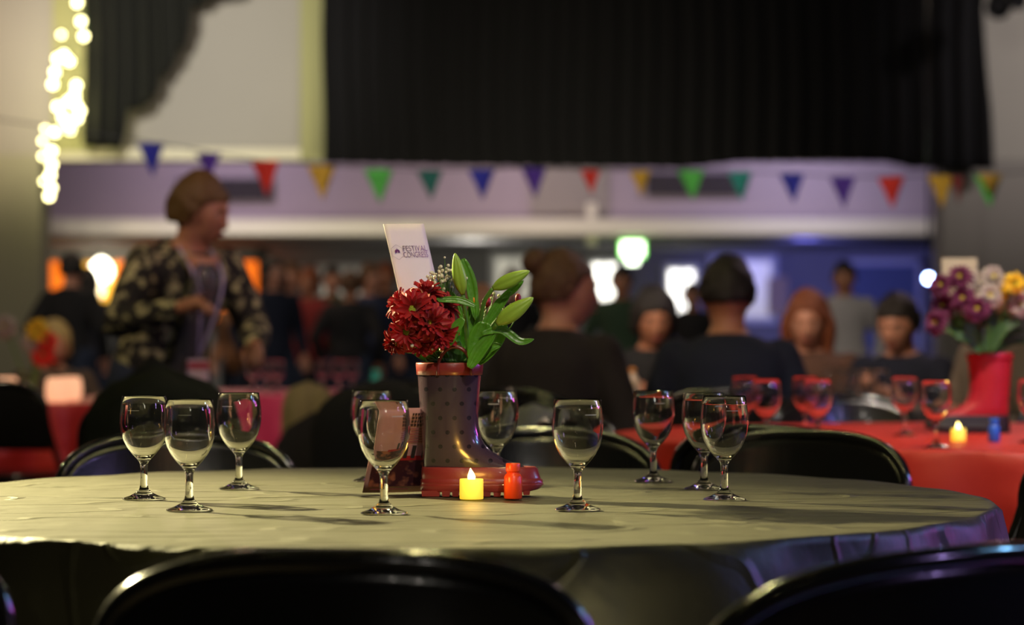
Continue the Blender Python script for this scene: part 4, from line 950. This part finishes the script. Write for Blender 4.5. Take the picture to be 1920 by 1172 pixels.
    for s in (-1, 1):
        a, b, c = arms[s]; e = b.lerp(c, sleeves * .92); limb(bm, [a, a.lerp(b, .5), b, b.lerp(e, .5), e], [.060 + fat, .060 + fat, .055 + fat, .052 + fat * .6, .042])
    me = fin(bm); me = remesh(me, .014 if near else .022, 3); me.materials.clear(); link('shirt', me, top, t)
    bm = bmesh.new(); 
    for s in (-1, 1):
        h0, k0, an, to = legs[s]; limb(bm, [h0, h0.lerp(k0, .5), k0, k0.lerp(an, .5), an + Vector((0, 0, .03))], [.115, .095, .075, .068, .06])
    me = fin(bm); me = remesh(me, .018 if near else .025, 3); me.materials.clear(); link('trousers', me, low, t)
    for s in (-1, 1):
        an, to = legs[s][2:]; bm = bmesh.new(); limb(bm, [Vector((an.x, an.y - .02, .045)), Vector((an.x, an.y + .06, .042)), Vector((to.x, to.y + .02, .036))], [.042, .042, .036], 12)
        for v in bm.verts: v.co.z = max(v.co.z, 0)
        link('shoe', fin(bm), M_BK, t)
    for s in (-1, 1):                                # eyes and brows
        bm = bmesh.new(); bmesh.ops.create_uvsphere(bm, u_segments=12, v_segments=8, radius=.0125)
        me = fin(bm); me.materials.append(mat('eye_white', (.6, .58, .55, 1), .2)); me.materials.append(mat('iris_dark', (.03, .02, .015, 1), .1))
        for p in me.polygons: p.material_index = 1 if p.center.y > .0105 else 0
        o = link('eye', me, None, t); o.matrix_local = M4 @ Matrix.Translation((s * .030, .074, .008))
        bm = bmesh.new(); tube(bm, [M4 @ Vector((s * .016, .094, .028)), M4 @ Vector((s * .03, .092, .034)), M4 @ Vector((s * .046, .080, .028))], [.003, .004, .002], 6); link('eyebrow', fin(bm), hairm, t)
    bm = bmesh.new(); tube(bm, [M4 @ Vector((x, .1015 - abs(x) * .32, -.053 - abs(x) * .02)) for x in (-.022, -.011, 0, .011, .022)], [.001, .0045, .0045, .0045, .001], 8); link('lips', fin(bm), mat('lips', (.42, .11, .09, 1), .45), t)
    # hair
    hb = ico_dirs(5 if near else 4)
    for v in hb.verts:
        d = v.co.copy(); x, y, z = d; r = head_r(d)
        if hair == 'bald': break
        line = {'layered': .52, 'short': .50, 'crop': .55, 'bob': .50, 'long': .58, 'bun': .52}[hair]; back = {'layered': -.58, 'short': -.50, 'crop': -.35, 'bob': -.80, 'long': -.80, 'bun': -.45}[hair]
        k_ = min(1, max(0, (y + .20) / .75)); k_ = k_ * k_ * (3 - 2 * k_); thr = back + (line - back) * k_ - .10 * abs(x) * (y > 0) + .07 * noise.noise(Vector((x * 6, y * 6, 3.3)))
        if hair in ('bob', 'long'): thr = min(thr, back + 1.5 * max(0, (y - .12 + .9 * max(0, .72 - abs(x)))))
        c_ = min(1, max(0, (z - thr) / .16)); c_ = c_ * c_ * (3 - 2 * c_)
        th = {'layered': .026, 'short': .015, 'crop': .013, 'bob': .022, 'long': .018, 'bun': .012}[hair] * (1 + .5 * max(0, z)) * (1 - .62 * k_) + .010 * max(0, -y)
        st_ = noise.noise(Vector((x * 16, y * 9, z * 3))) * .005 + noise.noise(Vector((x * 3, y * 3, z * 3 + H * 9))) * .008
        v.co = M4 @ (d * (r * .90 * (1 - c_) + (r + th + st_) * c_))
    if hair != 'bald':
        if hair == 'long':
            for s in (-1, 1):
                pts = [M4 @ Vector((s * .074, -.01, .03)), M4 @ Vector((s * .085, -.005, -.08)), M4 @ Vector((s * .09, .02, -.2)), M4 @ Vector((s * .085, .045, -.31))]
                limb(hb, smoothpath(pts, 3), [.03 + .012 * math.sin(k) for k in range(10)], 12)
            limb(hb, smoothpath([M4 @ Vector((0, -.075, .03)), M4 @ Vector((0, -.10, -.10)), M4 @ Vector((0, -.11, -.28))], 4), [.06, .065, .068, .07, .07, .068, .06, .05, .035], 16)
        if hair == 'bun':
            bb = bmesh.ops.create_icosphere(hb, subdivisions=3, radius=.046)
            for v in bb['verts']:
                n_ = v.co.normalized(); v.co = M4 @ (v.co * (1 + .12 * noise.noise(n_ * 5)) + Vector((0, -.105, .085)))
        if hair == 'bob':
            limb(hb, smoothpath([M4 @ Vector((-.07, -.03, -.03)), M4 @ Vector((0, -.09, -.05)), M4 @ Vector((.07, -.03, -.03))], 4), [.035, .04, .045, .045, .045, .045, .045, .04, .035], 14)
        link('hair', fin(hb), hairm, t)
    else: hb.free()
    t['hm'] = 0; del t['hm']
    return t, M4, pel, ax, fw, arms
def skinm(n, c): return mat('skin_' + n, c, .5, sss=.12, var=.1, vscale=20, bump=.05, bscale=300)
SK1, SK2 = skinm('fair', (.58, .28, .19, 1)), skinm('warm', (.48, .21, .12, 1))
def hairc(n, c): return mat('hair_' + n, c, .55, bump=.5, bscale=90, var=.5, vscale=40, stretch=(3, 3, .5))
HB, HD, HR, HL, HC = hairc('brown', (.10, .045, .018, 1)), hairc('dark', (.012, .009, .008, 1)), hairc('auburn', (.20, .055, .018, 1)), hairc('blonde', (.45, .30, .10, 1)), hairc('chestnut', (.13, .065, .015, 1))
def clothm(n, c): return mat('cloth_' + n, c, .9, bump=.25, bscale=50, var=.2, vscale=10)
CK, CN, CBK = clothm('black', (.010, .010, .012, 1)), clothm('navy', (.008, .012, .03, 1)), clothm('blackgrey', (.02, .016, .018, 1))
CJ = two_tone('patterned_jacket', (.012, .010, .008, 1), (.42, .38, .20, 1), 24, .85, .52, .62)
DEN = clothm('denim', (.02, .03, .06, 1))
# standing woman, left
wx_, wy_, wH = (300 - 960) / F * 8.35, 8.35, .935
def wloc(px, py, Y):
    v = P(px, py, Y) - Vector((wx_, wy_, 0)); v = Matrix.Rotation(-R(-50 - 90), 3, 'Z') @ v; return tuple(v / wH)
wo, HM, pel, ax, fw, arms = person('woman with short brown hair in a patterned jacket and lanyard, leaning over and reaching out', (wx_, wy_, 0), -50, False, 24, (-14, 0, 34),
    {-1: wloc(478, 648, 8.0), 1: wloc(335, 578, 7.85)}, CJ, DEN, 'layered', HC, SK2, True, wH, .98, .9, .008)
tiw = wo.rotation_euler.z
def onbody(d, off, x): return pel + ax * d + fw * off + Vector((x, 0, 0))
# inner top, lanyard and badge lie on the chest
bm = bmesh.new(); rows = []
for j in range(9):
    d = -.08 + .56 * j / 8; hw = .055 + .02 * (1 - j / 8); r0 = .145 if d < .4 else .145 - (d - .4) * .6
    rows.append([onbody(d, r0 + .045 - .035 * (abs(q) ** 2), q * hw) for q in (-1, -.5, 0, .5, 1)])
ring_mesh(bm, rows, closed_ring=False, cap0=False, cap1=False); o = link('blouse', fin(bm), clothm('grey', (.10, .09, .10, 1)), wo); o.modifiers.new('s', 'SOLIDIFY').thickness = .006
bm = bmesh.new(); rows = []
for j in range(6):
    d = .36 + .14 * j / 5; hw = .035 + .04 * j / 5; r0 = .15 - max(0, d - .38) * .55
    rows.append([onbody(d, r0 + .040 - .03 * (abs(q) ** 2), q * hw) for q in (-1, -.5, 0, .5, 1)])
ring_mesh(bm, rows, closed_ring=False, cap0=False, cap1=False); o = link('neckline_skin', fin(bm), SK2, wo); o.modifiers.new('s', 'SOLIDIFY').thickness = .006
for s in (-1, 1):
    bm = bmesh.new(); tube(bm, smoothpath([onbody(.50, .03, s * .065), onbody(.44, .165, s * .06), onbody(.3, .215, s * .03), onbody(.14, .215, 0)], 5), .006, 6, .4); link('lanyard', fin(bm), mat('lanyard_lilac', (.45, .38, .6, 1), .6), wo)
o = boxo('badge', (-.045, -.002, -.13), (.045, .002, 0), mat('badge_white', (.75, .6, .65, 1), .5), wo, .0015); o.location = onbody(.14, .22, 0)
o2 = boxo('badge_stripe', (-.044, .002, -.035), (.044, .003, -.01), mat('badge_red', (.5, .03, .06, 1), .5), o)
gl = link('wine_glass', GM); bpy.context.view_layer.update(); gl.location = wo.matrix_basis @ (arms[1][2] + (arms[1][2] - arms[1][1]).normalized() * .10 + Vector((0, .02, -.05))); gl.scale = (1.1, 1.1, 1.1); tag(gl, 'wine glass held by the standing woman', 'glass')
# seated group
def seat(label, px, Y, deg, **k): return person(label, ((px - 960) / F * Y, Y, 0), deg, **k)
seat('seated woman seen from behind with a brown hair bun and black top', 1025, 7.62, 58, lean=8, head=(-4, 0, -46), top=CBK, low=CK, hair='bun', hairm=HB, skin=SK1, H=1.0)
seat('seated man in a navy sweater with dark cropped hair, back to the camera', 1368, 7.68, 90, lean=6, head=(-6, 0, 0), top=CN, low=DEN, hair='crop', hairm=HD, skin=SK2, H=.985)
seat('seated woman in black with dark hair and fringe facing the camera', 1222, 9.95, 272, lean=8, head=(-16, 0, 0), top=CK, low=CK, hair='bob', hairm=HD, skin=SK2, H=.95, hands={1: (.12, .34, .80), -1: (-.12, .34, .80)})
seat('seated young woman with long auburn hair looking down and smiling', 1522, 9.85, 252, lean=8, head=(-14, 0, 6), top=clothm('rust', (.10, .05, .035, 1)), low=DEN, hair='long', hairm=HR, skin=SK1, H=.94, hands={1: (.14, .33, .80), -1: (-.12, .33, .80)})
seat('seated person with short dark hair and dark jacket looking down beside the bouquet', 1705, 9.5, 238, lean=10, head=(-18, 0, 4), top=CN, low=DEN, hair='short', hairm=HD, skin=SK1, H=.93, hands={1: (.08, .30, .84), -1: (-.10, .32, .80)})
seat('seated person in a beige top behind the yellow flower at the right edge', 1885, 8.6, 200, lean=4, head=(-5, 0, 0), top=clothm('beige', (.20, .16, .13, 1)), low=CK, hair='bald', hairm=HL, skin=SK1, H=.98)
seat('seated person in black with brown hair behind the lily buds', 895, 8.6, 80, lean=8, head=(-5, 0, 20), top=CK, low=CK, hair='short', hairm=HB, skin=SK1, H=.93)
seat('blonde seated person at the left table in front of the pillar', 100, 11.6, 280, lean=10, head=(-10, 0, 10), top=clothm('brown', (.08, .05, .03, 1)), low=CK, hair='bob', hairm=HL, skin=SK2, H=.86)
# crowd beyond
CR, CB2, CG, CW, CT = clothm('red', (.22, .02, .02, 1)), clothm('blue', (.03, .04, .09, 1)), clothm('green', (.03, .06, .03, 1)), clothm('white', (.45, .42, .42, 1)), clothm('tan', (.30, .14, .07, 1))
crowd = [(130, 17.5, 75, CK, HD, 'short', 'person in black with dark hair standing before the orange hatch', .98), (165, 19.0, 110, CN, HD, 'bob', 'person in navy standing right of the one before the orange hatch', .94),
         (452, 19.5, 240, CT, HD, 'short', 'person in a tan top standing just right of the leaning woman', .90), (508, 18.5, 300, CN, HD, 'long', 'long haired woman in navy standing in the crowd', .98),
         (548, 20.5, 262, CB2, HB, 'short', 'person in blue standing behind the reaching hand', 1.0), (583, 20.0, 250, CR, HR, 'bob', 'woman in a red top with auburn hair in the crowd', .96),
         (622, 21.5, 280, CG, HD, 'crop', 'man in dark green standing in the crowd', 1.0), (655, 19.0, 80, CK, HB, 'short', 'person in black with back turned in the crowd', .93),
         (690, 20.0, 300, CB2, HB, 'bob', 'woman in slate blue standing left of the card', .98), (725, 21.5, 255, CK, HR, 'short', 'person in black standing behind the card', 1.02),
         (770, 20.5, 270, CN, HB, 'crop', 'person in navy hidden behind the red flowers', .98), (1165, 18.0, 265, CG, HD, 'short', 'person in dark green standing between the bun woman and the fringe woman', .93),
         (1300, 20.5, 250, CK, HD, 'short', 'person in black standing left of the man in navy', .90), (1583, 17.0, 262, CW, HD, 'short', 'person in a white top standing by the blue door', .93),
         (960, 20.0, 275, CK, HB, 'short', 'person in black standing behind the hair bun', .96)]
for x, Y, deg, tp, hc, hs_, l, H_p in crowd:
    person(l, ((x - 960) / F * Y, Y, 0), deg, False, 3, (-4, 0, 0), None, tp, DEN, hs_, hc, SK2 if x % 2 else SK1, False, H_p)
# things on the left table: lit lanterns and a bouquet
def lantern(x, Y, label, z=ZT):
    t = thing('paper_lantern', label, 'lantern', ((x - 960) / F * Y, Y, z)); bm = bmesh.new()
    lathe(bm, [(.035, 0), (.045, .01), (.05, .05), (.045, .09), (.035, .10), (.033, .10), (.043, .09), (.048, .05), (.043, .012), (.0, .01)], 24); link('shade', fin(bm), mat('lantern_paper', (.8, .45, .35, 1), .7, emis=(1, .50, .26, 1), estr=.9), t)
    bm = bmesh.new(); lathe(bm, [(0, .012), (.015, .012), (.015, .03), (.004, .05), (0, .055)], 16); link('flame', fin(bm), MATS['candle_flame'], t)
for x, Y, l in ((12, 9.9, 'glowing lantern at the left edge of the dark red table'), (108, 9.8, 'left glowing lantern of the pair on the dark red table'), (132, 10.1, 'right glowing lantern of the pair on the dark red table')): lantern(x, Y, l)
for i, (x, y, mm_) in enumerate(((8, 612, M_PETW), (70, 620, M_PETY), (85, 640, MATS['felt_r']), (62, 640, M_PETW), (80, 665, MATS['felt_r']))):
    mum(P(x, y, 9.9), (0, -1, .3), ['large white flower at the left picture edge', 'yellow flower on the left table', 'pink red flower in front of the blonde person', 'white flower beside the pink one on the left table', 'low red flower on the left table'][i], mm_, 2.0, P(60, 742, 9.9), 'flowers on the left table', (.4, .3, .05, 1), .8)
